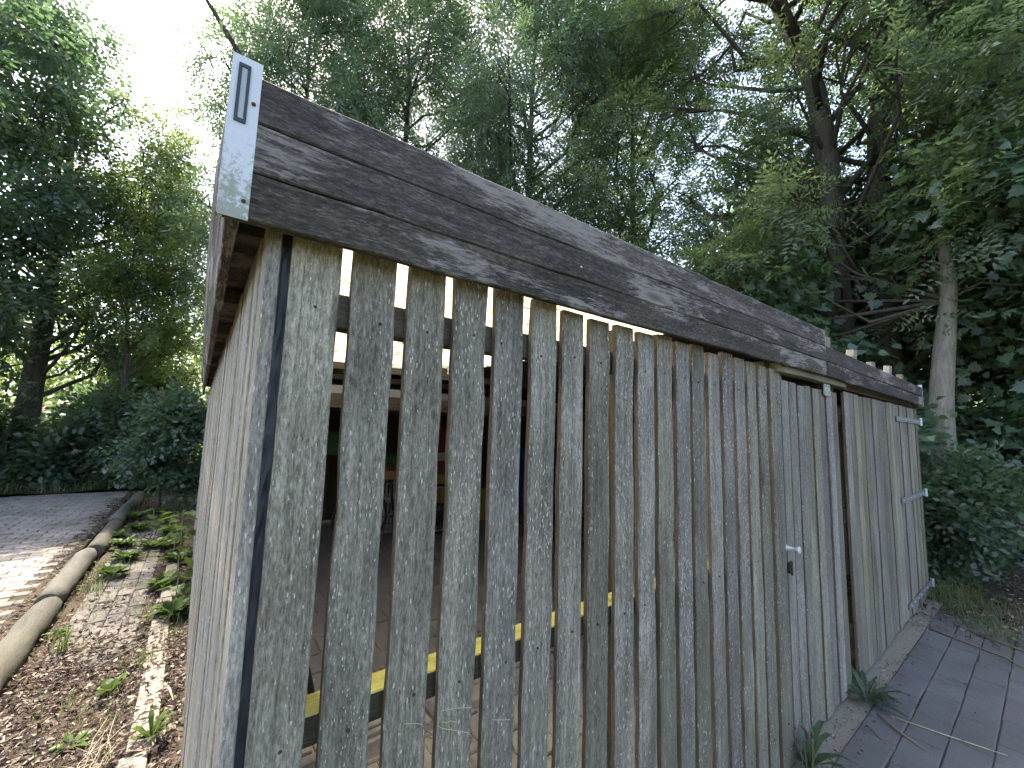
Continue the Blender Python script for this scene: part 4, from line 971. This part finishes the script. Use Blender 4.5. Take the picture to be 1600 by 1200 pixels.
# leafy seedlings next to the wall
def seedling(label, loc, h, n, L, seed, mat='leaf_weed', maple=True):
    r = np.random.default_rng(seed); t = thing('maple_seedling', label, 'seedling', loc, 'seedlings along the side wall')
    b = MB(); b.tube([(0, 0, -.01), (.01, 0, h * .5), (0, .02, h)], [.006, .005, .003], 6); link('stem', b.mesh('stem', 'twig'), t)
    for i in range(n):
        z = h * (.3 + .7 * (i + 1) / n); a = i * 2.4 + r.uniform(-.4, .4); d = norm(np.array([math.cos(a), math.sin(a), -.15])); nn = norm(np.array([0, 0, 1.]) + r.normal(0, .3, 3)); nn = norm(nn - d * nn.dot(d))
        p = np.array([0, .01, z]) + d * L * .35
        v, f = leaf_maple(p, d, nn, L * r.uniform(.8, 1.15)); o = len(v)
        link('leaf', mesh_np('leaf', v, f, mat), t)
        b = MB(); b.tube([(0, .01, z), tuple(p)], [.0018, .0015], 4, False); link('petiole', b.mesh('petiole', 'twig'), t)
seedling('tall maple seedling with big leaves beside the side wall', (-0.045, 4.25, 0), .62, 11, .14, 1)
seedling('low maple seedling in front of the tall one', (-0.03, 3.55, 0), .32, 9, .12, 2)
seedling('maple seedling behind the tall one near the wall', (-0.10, 5.2, 0), .45, 10, .13, 3)
seedling('maple seedling among the weeds by the third log', (-0.35, 6.0, 0), .35, 10, .12, 4)
for i, (x, y) in enumerate([(-.48, 5.1), (-.56, 5.7), (-.30, 5.5), (-.5, 6.5), (-.2, 6.8), (-.62, 7.3), (-.35, 7.6), (-.15, 6.1), (-.68, 6.1), (-.03, 3.3), (-.10, 4.0), (-.05, 4.75), (-.52, 4.55), (-.12, 5.35)]):
    rosette('ground_elder', ['pale leafy ground weed against the third log', 'ground weed covering the end of the third log', 'ground weed between log and wall', 'ground weed farther along the verge', 'ground weed close to the side wall', 'ground weed by the fourth log', 'ground weed in front of the sunlit shrub', 'ground weed behind the tall seedling', 'ground weed leaning over the third log', 'ground weed tucked under the low seedling at the wall foot', 'ground weed on the edging stone before the tall seedling', 'ground weed just behind the tall seedling stem', 'ground weed beside the end of the second log', 'ground weed at the wall below the back seedling'][i], (x, y, 0), 40, .20, .06, 'leaf_weed', 30 + i, 1.0)

# twigs and straws on the paving
def stick(name, label, pts, rad, mat, cat='twig'):
    b = MB(); b.tube(pts, [rad] * (len(pts) - 1) + [rad * .5], 6); o = link(name, b.mesh(name, mat, True)); return tag(o, label, cat, 'twigs lying on the ground')
stick('straw_stem', 'long pale straw lying across the paving', [(3.12, -.18, .006), (3.16, -.38, .008), (3.22, -.58, .006)], .003, 'straw', 'straw')
stick('twig', 'dry stick poking out of the weed clump on the paving', [(3.05, -.14, .02), (2.98, -.24, .012), (2.93, -.34, .007)], .006, 'twig')
stick('twig', 'thin dark twig lying in front of the small door', [(2.92, -.12, .006), (2.84, -.2, .008), (2.78, -.27, .005)], .003, 'twig')
stick('twig', 'curved twig on the paving border near the grass', [(4.75, -.12, .01), (4.68, -.3, .012), (4.6, -.52, .008), (4.5, -.62, .006)], .006, 'twig')
stick('twig', 'dead branch at the edge of the paving by the picture edge', [(4.95, -.3, .02), (4.86, -.55, .015), (4.8, -.85, .01)], .007, 'twig')
stick('twig', 'short pale stick lying on the litter beside the side wall', [(-.05, 2.35, .02), (.0, 2.22, .015), (.02, 2.1, .012)], .006, 'straw')
stick('twig', 'thin bare stalk lying over the litter', [(-.35, 2.7, .02), (-.2, 2.85, .03), (-.05, 3.05, .02)], .003, 'twig')
stick('twig', 'thin branch reaching up behind the corner plate', [(0.35, 7.2, 5.6), (0.15, 7.5, 6.8), (-.15, 7.8, 8.2), (-.5, 8.2, 9.6)], .03, 'twig', 'branch') if False else None
